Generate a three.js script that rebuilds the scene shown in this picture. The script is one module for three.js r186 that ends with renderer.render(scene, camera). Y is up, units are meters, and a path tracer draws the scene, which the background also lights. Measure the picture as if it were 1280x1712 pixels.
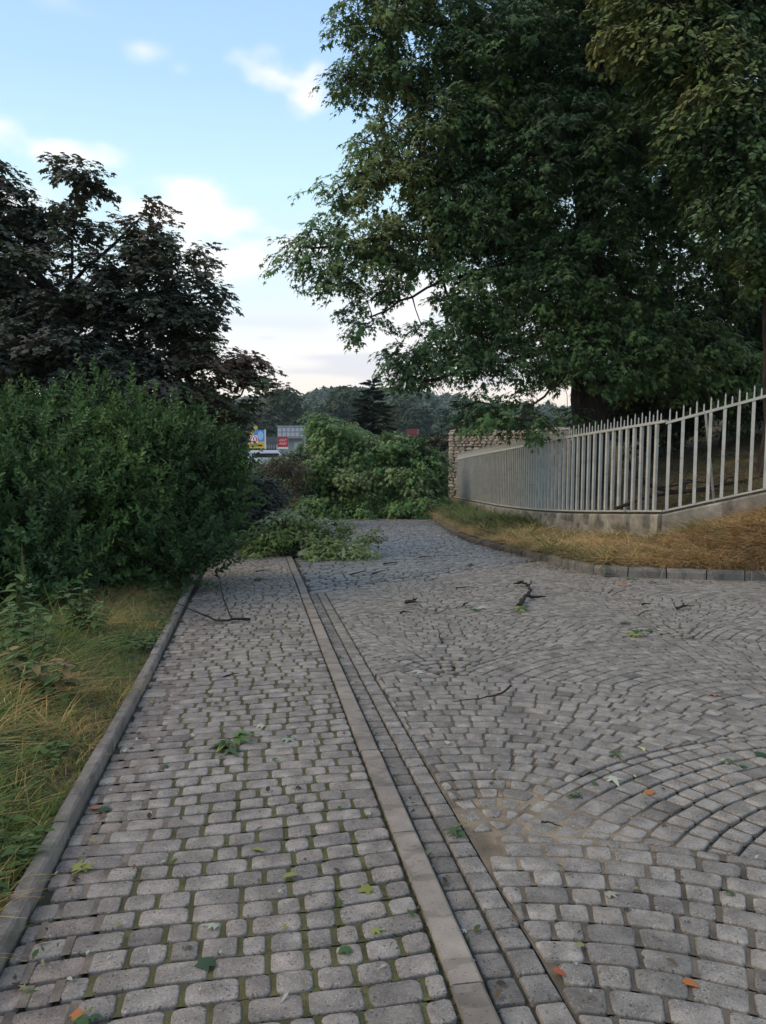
import * as THREE from 'three';
import { mergeGeometries } from 'three/addons/utils/BufferGeometryUtils.js';

// ---------------------------------------------------------------- camera, sky, sun, exposure
const scene = new THREE.Scene();
const renderer = new THREE.WebGLRenderer({ antialias: true });
renderer.toneMapping = THREE.LinearToneMapping;
renderer.toneMappingExposure = 1.32;
renderer.shadowMap.enabled = true;
const camera = new THREE.PerspectiveCamera(67.28, 766 / 1024, 0.05, 3000);
camera.position.set(0, 1.45, 0);
camera.rotation.set(-0.09381, 0, 0);

const SUN_DIR = new THREE.Vector3(-0.72, 0.66, 0.12).normalize();
const sun = new THREE.DirectionalLight(new THREE.Color(1.0, 0.80, 0.55), 1.5);
sun.position.copy(SUN_DIR).multiplyScalar(60);
sun.castShadow = true; sun.shadow.radius = 60;
Object.assign(sun.shadow.camera, { left: -40, right: 40, top: 40, bottom: -40, near: 1, far: 160 });
sun.shadow.mapSize.set(2048, 2048);
scene.add(sun, sun.target);

// ---------------------------------------------------------------- numbers
function rngOf(a) { return () => { a |= 0; a = a + 0x6D2B79F5 | 0; let t = Math.imul(a ^ a >>> 15, 1 | a); t = t + Math.imul(t ^ t >>> 7, 61 | t) ^ t; return ((t ^ t >>> 14) >>> 0) / 4294967296; }; }
const hash3 = (x, y, z) => { let h = Math.imul(x, 374761393) ^ Math.imul(y, 668265263) ^ Math.imul(z, 2147483647); h = Math.imul(h ^ h >>> 13, 1274126177); return ((h ^ h >>> 16) >>> 0) / 4294967296; };
const sm = (t) => t * t * (3 - 2 * t);
const clamp = (v, a = 0, b = 1) => Math.min(b, Math.max(a, v));
const lerp = (a, b, t) => a + (b - a) * t;
const step = (a, b, v) => sm(clamp((v - a) / (b - a)));
function noise2(x, y, seed = 0, per = 0) {
  const xi = Math.floor(x), yi = Math.floor(y), fx = sm(x - xi), fy = sm(y - yi);
  const w = per ? (v) => ((v % per) + per) % per : (v) => v;
  const a = hash3(w(xi), w(yi), seed), b = hash3(w(xi + 1), w(yi), seed), c = hash3(w(xi), w(yi + 1), seed), d = hash3(w(xi + 1), w(yi + 1), seed);
  return lerp(lerp(a, b, fx), lerp(c, d, fx), fy);
}
function noise3(x, y, z, seed = 0) {
  const zi = Math.floor(z), f = sm(z - zi);
  return lerp(noise2(x, y, seed + zi * 131), noise2(x, y, seed + (zi + 1) * 131), f);
}
const fbm2 = (x, y, o = 4, seed = 0, per = 0) => { let s = 0, a = 0.5, n = 0; for (let i = 0; i < o; i++) { s += a * noise2(x, y, seed + i * 17, per); n += a; x *= 2; y *= 2; per *= 2; a *= 0.5; } return s / n; };
const fbm3 = (x, y, z, o = 4, seed = 0) => { let s = 0, a = 0.5, n = 0; for (let i = 0; i < o; i++) { s += a * noise3(x, y, z, seed + i * 1777); n += a; x *= 2.03; y *= 2.03; z *= 2.03; a *= 0.5; } return s / n; };

// ---------------------------------------------------------------- sky: clear blue evening air, scattered soft cloud
{
  const W = 2048, H = 1024, data = new Float32Array(W * H * 4);
  const stops = [[0, [1.0, 0.83, 0.68]], [0.05, [1.0, 0.90, 0.79]], [0.1, [0.96, 0.93, 0.92]], [0.17, [0.78, 0.90, 0.98]], [0.3, [0.60, 0.86, 1.0]], [0.40, [0.46, 0.70, 1.0]], [0.5, [0.38, 0.60, 0.98]], [0.7, [0.44, 0.60, 0.88]], [1, [0.46, 0.58, 0.80]]];  // upper stops, out of view overhead, kept less blue to warm the light
  // individual clouds in view: azimuth (degrees right of the street), height (degrees), half width, half height, thickness
  const puffs = [[-7.6, 24.2, 2.7, 1.05, 1.0], [-5.4, 23.0, 1.2, 1.2, 0.8], [-16.5, 24.6, 1.3, 0.7, 0.42], [-14.2, 23.8, 0.7, 0.4, 0.35], [-26.0, 19.4, 4.6, 1.0, 0.8], [-21.0, 18.3, 2.2, 0.9, 0.6], [-22, 27.6, 2.6, 1.0, 0.38], [-27, 28.5, 3, 1, 0.28],
    [-13.0, 15.2, 5.6, 1.6, 1.05], [-25, 15.4, 6, 1.2, 0.45], [-12.5, 12.0, 5.0, 0.9, 0.95], [-7, 13.6, 3, 1.3, 0.6], [-31, 13.5, 6, 2.2, 0.6], [4, 9.5, 7, 2.2, 0.9]];
  for (let j = 0; j < H; j++) {
    const el = ((j + 0.5) / H - 0.5) * Math.PI, y = Math.sin(el), ce = Math.cos(el), eld = el * 180 / Math.PI;
    const h = clamp(y);
    let k = 0; while (k < stops.length - 2 && stops[k + 1][0] < h) k++;
    const t = clamp((h - stops[k][0]) / (stops[k + 1][0] - stops[k][0])), base = stops[k][1].map((v, c) => lerp(v, stops[k + 1][1][c], t));
    for (let i = 0; i < W; i++) {
      const az = ((i + 0.5) / W - 0.5) * 2 * Math.PI, x = ce * Math.cos(az), z = ce * Math.sin(az);
      let c = [...base];
      if (y > -0.02) {
        const azd = Math.atan2(x, -z) * 180 / Math.PI;
        const wisp = fbm3(x * 9, y * 26, z * 9, 5, 7), fine = fbm3(x * 30, y * 60, z * 30, 4, 91);
        // thin high bands all round, thickened out of view overhead to whiten the light
        const band = step(lerp(0.56, 0.44, step(0.45, 0.75, y)), 0.74, fbm3(x * 3.2, y * 11, z * 3.2, 5, 33)) * 0.62 * step(0.02, 0.2, y);
        let cl = band;
        if (eld < 50 && eld > 3) for (const [a, e, w, hh, th] of puffs) {
          const dx = (azd - a) / w, dy = (eld - e) / hh, r = dx * dx + dy * dy;
          if (r < 4) cl += th * 1.15 * Math.max(0, 1 - Math.sqrt(r) * 0.72 + (wisp - 0.5) * 2.1 + (fine - 0.5) * 1.3) * step(4, 1.2, r);
        }
        const cover = step(0.0, 1.25, cl), low = step(0.0, 0.3, y);
        const white = [lerp(1.0, 1.02, low), lerp(0.93, 1.0, low), lerp(0.92, 1.0, low)];
        c = c.map((v, q) => lerp(v, white[q], cover * 0.92));
        // grey-lilac stratus streaks low over the hills
        const st = step(0.47, 0.62, fbm3(x * 5, y * 80, z * 5, 4, 51)) * step(0.05, 0.075, y) * (1 - step(0.12, 0.17, y));
        c = c.map((v, q) => lerp(v, [0.70, 0.73, 0.80][q], st * 0.7));
      } else c = c.map((v, q) => v * 0.35);
      const o = (j * W + i) * 4; data[o] = c[0] * 0.86; data[o + 1] = c[1] * 0.86; data[o + 2] = c[2] * 0.86; data[o + 3] = 1;
    }
  }
  const sky = new THREE.DataTexture(data, W, H, THREE.RGBAFormat, THREE.FloatType);
  sky.mapping = THREE.EquirectangularReflectionMapping; sky.magFilter = sky.minFilter = THREE.LinearFilter; sky.needsUpdate = true;
  scene.background = sky; scene.environment = sky;
}

// ---------------------------------------------------------------- helpers
const S = 0.04489;                                             // the street falls away from the viewer
const V = (x, y, z) => new THREE.Vector3(x, y, z);
const P = (X, D, H = 0) => V(X, H - S * D, -D);                      // X right, D ahead, H above the sloping street
const ROAD = Math.atan(0.1666), ca = Math.cos(ROAD), sa = Math.sin(ROAD);
const R2 = (s, w) => [w * ca - s * sa, w * sa + s * ca];           // s along the kerb, w to its right
const used = new Map();
function numbered(n) { const k = used.get(n) ?? 0; used.set(n, k + 1); return k ? n + '_' + String(k).padStart(3, '0') : n; }
function meta(o, label, category, group, kind) { o.userData.label = label; if (category) o.userData.category = category; if (group) o.userData.group = group; if (kind) o.userData.kind = kind; return o; }
function mesh(name, geo, mat, parent) { const m = new THREE.Mesh(geo, mat); m.name = parent === scene ? numbered(name) : name; m.castShadow = m.receiveShadow = true; parent.add(m); return m; }
function thing(name, label, category, pos = [0, 0, 0], group) { const g = new THREE.Group(); g.name = numbered(name); g.position.set(...pos); scene.add(g); return meta(g, label, category, group); }
function structure(name, label, category) { const g = new THREE.Group(); g.name = numbered(name); scene.add(g); return meta(g, label, category, undefined, 'structure'); }

function texture(size, fn, srgb = true, rep = 1) {
  const d = new Uint8Array(size * size * 4);
  for (let j = 0; j < size; j++) for (let i = 0; i < size; i++) { const c = fn(i / size, j / size), o = (j * size + i) * 4; for (let q = 0; q < 3; q++) d[o + q] = clamp(c[q]) * 255; d[o + 3] = 255; }
  const t = new THREE.DataTexture(d, size, size); t.wrapS = t.wrapT = THREE.RepeatWrapping; t.magFilter = THREE.LinearFilter; t.minFilter = THREE.LinearMipmapLinearFilter; t.generateMipmaps = true;
  if (srgb) t.colorSpace = THREE.SRGBColorSpace; t.repeat.set(rep, rep); t.needsUpdate = true; return t;
}
const grey = (v) => [v, v, v];
const rT = rngOf(5);
const speckleMap = texture(512, (u, v) => { const g = 0.8 + (fbm2(u * 8, v * 8, 5, 3, 8) - 0.5) * 0.4 + (hash3(u * 128 | 0, v * 128 | 0, 9) - 0.5) * 0.16; const s = hash3(u * 110 | 0, v * 110 | 0, 4), s2 = hash3(u * 90 | 0, v * 90 | 0, 12); return grey(s > 0.97 ? g + 0.2 : s2 > 0.965 ? g - 0.26 : g); }, true, 2.2);
const grainMap = texture(512, (u, v) => grey(0.5 + (fbm2(u * 16, v * 16, 4, 23, 16) - 0.5) * 0.7 + (hash3(u * 512 | 0, v * 512 | 0, 77) - 0.5) * 0.35), false, 2.2);
const concreteMap = texture(512, (u, v) => { const n = fbm2(u * 5, v * 5, 5, 41, 5), m = fbm2(u * 24, v * 24, 3, 43, 24); const stain = step(0.52, 0.7, fbm2(u * 7, v * 3, 4, 47, 1 * 7)); const g = 0.74 + (n - 0.5) * 0.5 + (m - 0.5) * 0.24 - stain * 0.2; return [g, g * 0.985, g * 0.95]; });
const soilMap = texture(512, (u, v) => { const n = fbm2(u * 10, v * 10, 5, 61, 10), m = hash3(u * 512 | 0, v * 512 | 0, 3); const g = 0.8 + (n - 0.5) * 0.55 + (m - 0.5) * 0.25; return grey(g); }, true, 1);
const barkMap = texture(512, (u, v) => { const r = fbm2(u * 22, v * 5, 4, 71, 0), f = Math.abs(fbm2(u * 16, v * 3, 3, 73) - 0.5) * 2; return grey(0.35 + f * 0.9 * 0.6 + (r - 0.5) * 0.4); });
const kerbMap = texture(1024, (u, v) => { const n = fbm2(u * 6, v * 6, 5, 141, 6), s = hash3(u * 230 | 0, v * 230 | 0, 8), s2 = hash3(u * 200 | 0, v * 200 | 0, 18), blot = step(0.60, 0.66, fbm2(u * 9, v * 14, 4, 147)), g = 0.76 + (n - 0.5) * 0.34 - blot * 0.09 + (s > 0.98 ? 0.07 : s2 > 0.97 ? -0.14 : 0); return [g, g * 0.985, g * 0.96]; });
const paintMap = texture(512, (u, v) => { const n = fbm2(u * 6, v * 6, 5, 241, 6), rust = 0.7 * step(0.73, 0.78, fbm2(u * 14, v * 14, 4, 243, 14)), g = 0.86 + (n - 0.5) * 0.22; return [lerp(g, 0.5, rust), lerp(g * 0.99, 0.36, rust), lerp(g * 0.96, 0.25, rust)]; }, true, 1.4);
const M = (o) => new THREE.MeshStandardMaterial({ roughness: 0.85, ...o });
const lin = (r, g, b) => new THREE.Color().setRGB(r, g, b);
const mat = {
  paver: M({ vertexColors: true, map: speckleMap, bumpMap: grainMap, bumpScale: 0.004, roughness: 0.75 }),
  sett: M({ vertexColors: true, map: speckleMap, bumpMap: grainMap, bumpScale: 0.006, roughness: 0.5 }),
  kerb: M({ vertexColors: true, map: kerbMap, bumpMap: grainMap, bumpScale: 0.003, roughness: 0.85 }),
  wall: M({ color: lin(0.46, 0.42, 0.36), map: concreteMap, bumpMap: concreteMap, bumpScale: 0.012, roughness: 0.95 }),
  joint: M({ color: lin(0.085, 0.078, 0.045), map: soilMap, bumpMap: soilMap, bumpScale: 0.006, roughness: 1 }),
  sand: M({ vertexColors: true, map: soilMap, bumpMap: soilMap, bumpScale: 0.008, roughness: 1 }),
  soil: M({ color: lin(0.12, 0.09, 0.055), map: soilMap, bumpMap: soilMap, bumpScale: 0.03, roughness: 1 }),
  ground: M({ color: lin(0.09, 0.1, 0.045), map: soilMap, roughness: 1 }),
  steel: M({ color: lin(0.58, 0.58, 0.55), roughness: 0.5, metalness: 0.0, map: paintMap, bumpMap: grainMap, bumpScale: 0.001 }),
  bark: M({ color: lin(0.12, 0.09, 0.065), map: barkMap, bumpMap: barkMap, bumpScale: 0.03, roughness: 1 }),
  twig: M({ color: lin(0.05, 0.038, 0.028), roughness: 0.9, map: barkMap, bumpMap: barkMap, bumpScale: 0.004 }),
  stone: M({ vertexColors: true, map: concreteMap, bumpMap: grainMap, bumpScale: 0.02, roughness: 0.95 }),
};
const leafMat = new THREE.MeshPhysicalMaterial({ vertexColors: true, roughness: 0.8, transmission: 0.3, thickness: 0, side: THREE.DoubleSide, specularIntensity: 0.6 });
const grassMat = new THREE.MeshPhysicalMaterial({ vertexColors: true, roughness: 0.9, transmission: 0.25, thickness: 0, side: THREE.DoubleSide, specularIntensity: 0.5 });

// a sheet through rows of points
function sheet(rows, uvScale = 1, colorOf) {
  const n = rows[0].length, pos = [], uv = [], idx = [], col = [];
  rows.forEach((r, j) => r.forEach((p, i) => { pos.push(p.x, p.y, p.z); uv.push(p.x * uvScale, -p.z * uvScale); if (colorOf) col.push(...colorOf(p)); if (j && i) { const a = (j - 1) * n + i - 1; idx.push(a, a + 1, a + n, a + 1, a + n + 1, a + n); } }));
  const g = new THREE.BufferGeometry(); g.setAttribute('position', new THREE.Float32BufferAttribute(pos, 3)); g.setAttribute('uv', new THREE.Float32BufferAttribute(uv, 2)); if (colorOf) g.setAttribute('color', new THREE.Float32BufferAttribute(col, 3));
  g.setIndex(idx); g.computeVertexNormals(); return g;
}
// a bevelled bar along a polyline of matching lower and upper points, width across
function tube(pts, radii, sides = 6, rough = 0, rnd = Math.random) {
  const pos = [], uv = [], idx = []; let len = 0; const n = pts.length, up = V(0.13, 1, 0.07);
  pts.forEach((p, k) => {
    const d = V().subVectors(pts[Math.min(k + 1, n - 1)], pts[Math.max(k - 1, 0)]).normalize();
    let a = V().crossVectors(d, Math.abs(d.y) > 0.9 ? V(1, 0, 0.1) : up).normalize(), b = V().crossVectors(d, a); if (k) len += p.distanceTo(pts[k - 1]);
    for (let s = 0; s <= sides; s++) { const t = s / sides * Math.PI * 2, q = s % sides, r = radii[k] * (1 + rough * (hash3(q, k, 7) - 0.5)); pos.push(p.x + (a.x * Math.cos(t) + b.x * Math.sin(t)) * r, p.y + (a.y * Math.cos(t) + b.y * Math.sin(t)) * r, p.z + (a.z * Math.cos(t) + b.z * Math.sin(t)) * r); uv.push(s / sides * Math.max(0.1, radii[0] * 6), len); }
    if (k) for (let s = 0; s < sides; s++) { const o = (k - 1) * (sides + 1) + s; idx.push(o, o + sides + 1, o + 1, o + 1, o + sides + 1, o + sides + 2); }
  });
  const g = new THREE.BufferGeometry(); g.setAttribute('position', new THREE.Float32BufferAttribute(pos, 3)); g.setAttribute('uv', new THREE.Float32BufferAttribute(uv, 2)); g.setIndex(idx);
  // caps
  const base = pos.length / 3; const extra = [pts[0], pts[n - 1]]; const arr = [...pos], uvv = [...uv], ii = [...idx];
  extra.forEach((p, e) => { arr.push(p.x, p.y, p.z); uvv.push(0, 0); const o = e ? (n - 1) * (sides + 1) : 0; for (let s = 0; s < sides; s++) ii.push(base + e, e ? o + s : o + s + 1, e ? o + s + 1 : o + s); });
  const h = new THREE.BufferGeometry(); h.setAttribute('position', new THREE.Float32BufferAttribute(arr, 3)); h.setAttribute('uv', new THREE.Float32BufferAttribute(uvv, 2)); h.setIndex(ii); h.computeVertexNormals(); return h;
}
function box(w, h, d, x = 0, y = 0, z = 0, ry = 0, rx = 0) { const g = new THREE.BoxGeometry(w, h, d); if (rx) g.rotateX(rx); if (ry) g.rotateY(ry); g.translate(x, y, z); return g; }
function polyAt(line, u) { // line of Vector3, u in metres along xz
  let acc = 0; for (let i = 1; i < line.length; i++) { const a = line[i - 1], b = line[i], l = Math.hypot(b.x - a.x, b.z - a.z); if (u <= acc + l || i === line.length - 1) return V().lerpVectors(a, b, (u - acc) / l); acc += l; }
}
const polyLen = (line) => line.slice(1).reduce((s, b, i) => s + Math.hypot(b.x - line[i].x, b.z - line[i].z), 0);
function smoothLine(pts, n) { return new THREE.CatmullRomCurve3(pts, false, 'centripetal').getSpacedPoints(n); }

// ---------------------------------------------------------------- paving stones
const area2 = (p) => { let s = 0; for (let i = 0; i < p.length; i++) { const a = p[i], b = p[(i + 1) % p.length]; s += a[0] * b[1] - b[0] * a[1]; } return s / 2; };
const centre2 = (p) => [p.reduce((s, q) => s + q[0], 0) / p.length, p.reduce((s, q) => s + q[1], 0) / p.length];
function clipHalf(p, ox, oy, nx, ny) { // keep the side where (q-o).n >= 0
  const out = [];
  for (let i = 0; i < p.length; i++) { const a = p[i], b = p[(i + 1) % p.length], da = (a[0] - ox) * nx + (a[1] - oy) * ny, db = (b[0] - ox) * nx + (b[1] - oy) * ny; if (da >= 0) out.push(a); if (da * db < 0) { const t = da / (da - db); out.push([lerp(a[0], b[0], t), lerp(a[1], b[1], t)]); } }
  return out;
}
function inset2(p, g) {
  let q = p; const c = centre2(p);
  for (let i = 0; i < p.length; i++) { const a = p[i], b = p[(i + 1) % p.length]; let nx = -(b[1] - a[1]), ny = b[0] - a[0]; const l = Math.hypot(nx, ny); if (l < 1e-5) continue; nx /= l; ny /= l; if ((c[0] - a[0]) * nx + (c[1] - a[1]) * ny < 0) { nx = -nx; ny = -ny; } q = clipHalf(q, a[0] + nx * g, a[1] + ny * g, nx, ny); if (q.length < 3) return null; }
  return q;
}
function rounded2(p, r) {
  const out = [];
  for (let i = 0; i < p.length; i++) {
    const a = p[(i + p.length - 1) % p.length], b = p[i], c = p[(i + 1) % p.length], la = Math.hypot(a[0] - b[0], a[1] - b[1]), lc = Math.hypot(c[0] - b[0], c[1] - b[1]), ra = Math.min(r, la * 0.42), rc = Math.min(r, lc * 0.42);
    if (la < 1e-4) continue;
    const u = [b[0] + (a[0] - b[0]) * ra / la, b[1] + (a[1] - b[1]) * ra / la], w = [b[0] + (c[0] - b[0]) * rc / lc, b[1] + (c[1] - b[1]) * rc / lc];
    out.push(u, [(u[0] + w[0]) / 4 + b[0] / 2, (u[1] + w[1]) / 4 + b[1] / 2], w);
  }
  return out;
}
// one stone: a pillow-edged block whose outline is a polygon on the street
function stone(poly, o, rnd, out) {
  let p = inset2(poly, o.gap / 2); if (!p) return; if (area2(p) < 0) p = p.slice().reverse(); if (area2(p) < (o.least ?? 0.0012)) return;
  p = rounded2(p, o.round * (0.6 + 0.8 * rnd())); const n = p.length, c = centre2(p);
  p = p.map((q) => [q[0] + (rnd() - 0.5) * o.rough, q[1] + (rnd() - 0.5) * o.rough]);
  const top = o.H + (rnd() - 0.5) * o.uneven, tx = (rnd() - 0.5) * o.tilt, ty = (rnd() - 0.5) * o.tilt, pos = [], uv = [], idx = [], col = [], ou = rnd() * 9, ov = rnd() * 9, ra = rnd() * 6.283, cr = Math.cos(ra), sr = Math.sin(ra), tint = o.tint(c, rnd);
  const put = (x, y, h) => { const dx = x - c[0], dy = y - c[1]; pos.push(dx, h + dx * tx + dy * ty - S * dy, -dy); uv.push(dx * cr - dy * sr + ou, dx * sr + dy * cr + ov + h); col.push(...tint); };
  const bev = o.bevel, ring = (k, h) => p.forEach((q) => put(c[0] + (q[0] - c[0]) * k, c[1] + (q[1] - c[1]) * k, h));
  const rad = Math.sqrt(Math.abs(area2(p)) / 3);
  ring(1.02, -o.thick); ring(1, -bev * 0.75); ring(1 - bev / rad, 0); put(c[0], c[1], o.crown ?? 0.001);
  for (let k = 0; k < 2; k++) for (let i = 0; i < n; i++) { const a = k * n + i, b = k * n + (i + 1) % n; idx.push(a, b, a + n, b, b + n, a + n); }
  for (let i = 0; i < n; i++) idx.push(2 * n + i, 2 * n + (i + 1) % n, 3 * n);
  const g = new THREE.BufferGeometry(); g.setAttribute('position', new THREE.Float32BufferAttribute(pos, 3)); g.setAttribute('uv', new THREE.Float32BufferAttribute(uv, 2)); g.setAttribute('color', new THREE.Float32BufferAttribute(col, 3)); g.setIndex(idx); g.computeVertexNormals();
  out.push({ g, at: P(c[0], c[1], top), d: Math.hypot(c[0], c[1] + 0.2), seen: Math.abs(c[0]) < 0.53 * (c[1] + 0.15) && c[1] > 1.75 });
}
function lay(stones, parent, name, restName, material, most = 300) {
  stones.sort((a, b) => (b.seen - a.seen) || a.d - b.d);
  const rest = [];
  stones.forEach((s, i) => { if (i < most) mesh(name, s.g, material, parent).position.copy(s.at); else rest.push(s.g.translate(s.at.x, s.at.y, s.at.z)); });
  if (rest.length) { const m = mesh(restName, mergeGeometries(rest), material, parent); m.userData.kind = 'stuff'; }
}
// soil, moss or sand packed into the joints between the ends of two stones
class Fill {
  constructor() { this.p = []; this.c = []; this.u = []; this.i = []; }
  quad(q, H, col) { const o = this.p.length / 3; q.forEach(([x, d], k) => { const v = P(x, d, H + (hash3(x * 900 | 0, d * 900 | 0, k) - 0.5) * 0.003); this.p.push(v.x, v.y, v.z); this.u.push(x * 1.3, d * 1.3); this.c.push(...col); }); this.i.push(o, o + 1, o + 2, o, o + 2, o + 3); }
  build(name, parent) { const g = new THREE.BufferGeometry(); g.setAttribute('position', new THREE.Float32BufferAttribute(this.p, 3)); g.setAttribute('uv', new THREE.Float32BufferAttribute(this.u, 2)); g.setAttribute('color', new THREE.Float32BufferAttribute(this.c, 3)); g.setIndex(this.i); g.computeVertexNormals(); mesh(name, g, mat.sand, parent).userData.kind = 'stuff'; }
}
const damp = (c, k) => fbm2(c[0] * k + 40, c[1] * k + 40, 3, 211);
const paverTint = (lo = 0.20, hi = 0.29, warm = 1) => (c, rnd) => { const v = lerp(lo, hi, rnd()) * (0.9 + 0.2 * damp(c, 1.4)), dirty = rnd() < 0.06 ? 0.72 : 1, w = (rnd() - 0.5) * 0.03; return [v * dirty * (1.13 * warm + w), v * dirty * 1.0, v * dirty * (0.84 - w)]; };

const W0 = -0.755, W1 = 0.524, WK = 0.622, G1 = 0.640, G2 = 0.738, G3 = 0.838, EDGE = 17.5;   // across the street: pavement, kerb, two gutter rows, carriageway
const onLine = (s, w, H) => { const [x, d] = R2(s, w); return P(x, d, H); };
// --- the pavement
{
  const walk = structure('sidewalk', 'narrow pavement of grey rounded concrete setts with mossy joints', 'sidewalk');
  const rows = []; for (let s = 0.2; s <= EDGE; s += 0.35) rows.push([W0 - 0.03, -0.2, 0.2, W1].map((w) => onLine(s, w, -0.02)));
  mesh('joint_fill', sheet(rows), mat.joint, walk);
  const rnd = rngOf(11), stones = [], o = { H: 0, gap: 0.012, round: 0.017, rough: 0.003, uneven: 0.005, tilt: 0.02, thick: 0.03, bevel: 0.006, tint: paverTint(0.275, 0.36, 1.03) };
  const fill = new Fill(); let k = 0;
  for (let s = 1.2; s < EDGE; s += 0.103, k++) {
    let w = W0 - rnd() * 0.1; const wob = (x) => 0.012 * Math.sin(x * 5 + k * 0.35) + 0.016 * Math.sin(s * 1.3) * x + (noise2(x * 3, s * 1.1, 5) - 0.5) * 0.02 + 0.06 * x;
    while (w < W1 - 0.02) {
      const L = (rnd() < 0.42 ? 0.166 : rnd() < 0.25 ? 0.088 : 0.116) + (rnd() - 0.5) * 0.009, a = Math.max(w, W0), b = W1 - w - L < 0.05 ? W1 - 0.004 : w + L;
      if (b - a > 0.04) { const e = 0.0005 + rnd() * 0.003, m = fbm2(b * 4 + 3, s * 4, 3, 17), soil = (a - W0) < 0.12 + 0.1 * noise2(s * 2, 3, 5); if (b < W1 - 0.02) fill.quad([[b - 0.014, s + 0.004 + wob(b)], [b + 0.014, s + 0.004 + wob(b)], [b + 0.014, s + 0.0995 + wob(b)], [b - 0.014, s + 0.0995 + wob(b)]].map(([x, y]) => R2(y, x)), soil ? -0.002 : -0.0055, soil ? [0.25, 0.2, 0.155] : [lerp(0.15, 0.12, m), lerp(0.125, 0.135, m), lerp(0.06, 0.035, m)]); stone([[a + e, s + wob(a)], [b - e, s + wob(b)], [b - e, s + 0.103 + wob(b)], [a + e, s + 0.103 + wob(a)]].map(([x, y]) => R2(y, x)), soil && rnd() < 0.55 ? { ...o, H: -0.003, tint: (c, r) => { const t = o.tint(c, r); return [t[0] * 0.9, t[1] * 0.85, t[2] * 0.84]; } } : o, rnd, stones); }
      w = b;
    }
  }
  lay(stones, walk, 'sett', 'far_setts', mat.paver); fill.build('joint_moss', walk);
}
// --- kerb between pavement and gutter, and the edging strip along the grass: slabs end to end
function slabBar(parent, name, len, poly, s0, s1, wOf, tints, rnd, H = 0) {
  for (let s = s0; s < s1; s += len) {
    const e = Math.min(s + len - 0.006, s1), n = 6, sec = poly, pos = [], uv = [], idx = [], col = [], j = (rnd() - 0.5) * 0.006, jw = (rnd() - 0.5) * 0.006, tint = tints(rnd), ou = rnd() * 5;
    for (let k = 0; k <= n; k++) { const ss = lerp(s, e, k / n), endk = (k === 0 || k === n) ? 0.003 : 0; sec.forEach(([w, h], q) => { const p = onLine(ss, wOf(ss) + w + jw, H + h + j - endk * (h > -0.02 ? 1 : 0) - (hash3(k, q, s * 91 | 0) > 0.75 && h > -0.01 ? hash3(q, k, s * 37 | 0) * 0.005 : 0)); pos.push(p.x, p.y, p.z); uv.push((q * 0.05) * 1.2 + ou, ss * 1.2); col.push(...tint); }); }
    const m = sec.length; for (let k = 0; k < n; k++) for (let q = 0; q < m - 1; q++) { const a = k * m + q; idx.push(a, a + 1, a + m, a + 1, a + m + 1, a + m); }
    for (const k of [0, n]) for (let q = 1; q < m - 1; q++) k ? idx.push(k * m, k * m + q, k * m + q + 1) : idx.push(0, q + 1, q);
    let g = new THREE.BufferGeometry(); g.setAttribute('position', new THREE.Float32BufferAttribute(pos, 3)); g.setAttribute('uv', new THREE.Float32BufferAttribute(uv, 2)); g.setAttribute('color', new THREE.Float32BufferAttribute(col, 3)); g.setIndex(idx); g = g.toNonIndexed(); g.computeVertexNormals();
    mesh(name, g, mat.kerb, parent);
  }
}
{
  const kerb = structure('kerb', 'pinkish concrete kerb slabs dividing the pavement from the gutter', 'kerb'), rnd = rngOf(21);
  slabBar(kerb, 'kerb_slab', 0.94, [[0, -0.12], [0, -0.002], [0.006, 0.006], [0.088, 0.006], [0.096, 0.0], [0.101, -0.012], [0.101, -0.12]], 1.05, EDGE, () => W1 + 0.001, (r) => { const v = lerp(0.36, 0.46, r()); return [v * 1.08, v * 0.94, v * 0.80]; }, rnd);
  const edging = structure('edging_kerb', 'low worn concrete edging strip between pavement and long grass', 'edging'), r2 = rngOf(22);
  slabBar(edging, 'edging_slab', 0.97, [[-0.062, -0.12], [-0.062, 0.05], [-0.055, 0.058], [-0.012, 0.058], [-0.002, 0.05], [0, 0.03], [0, -0.12]], 1.2, EDGE, (s) => W0 - 0.006 - 0.012 * Math.max(0, s - 6), (r) => { const v = lerp(0.32, 0.45, r()); return [v * 1.08, v * 0.95, v * 0.85]; }, r2);
}
// --- gutter: two rows of setts
const borderS = (w) => 9.32 + 0.72 * (w - 0.6);
{
  const gutter = structure('gutter', 'two rows of dark square setts along the kerb', 'gutter'), rnd = rngOf(31), stones = [];
  const rows = []; for (let s = 0.2; s <= 9.4; s += 0.4) rows.push([WK - 0.02, 0.69, 0.76, G3 + 0.01].map((w) => onLine(s, w, w < 0.7 ? -0.052 : -0.044)));
  mesh('joint_fill', sheet(rows, 1, () => [0.07, 0.06, 0.04]), mat.sand, gutter);
  for (const [a, b, H, lo, hi] of [[G1, G2, -0.034, 0.19, 0.29], [G2 + 0.004, G3, -0.028, 0.25, 0.34]]) {
    let s = 1.1; const o = { H, gap: 0.008, round: 0.011, rough: 0.004, uneven: 0.006, tilt: 0.035, thick: 0.035, bevel: 0.007, tint: paverTint(lo, hi) };
    while (s < borderS(b) - 0.06) { const L = 0.118 + (rnd() - 0.5) * 0.016; stone([R2(s, a), R2(s, b), R2(s + L, b), R2(s + L, a)].map((q) => [q[0], q[1]]), o, rnd, stones); s += L; }
  }
  lay(stones, gutter, 'sett', 'far_setts', mat.paver);
}
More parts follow.
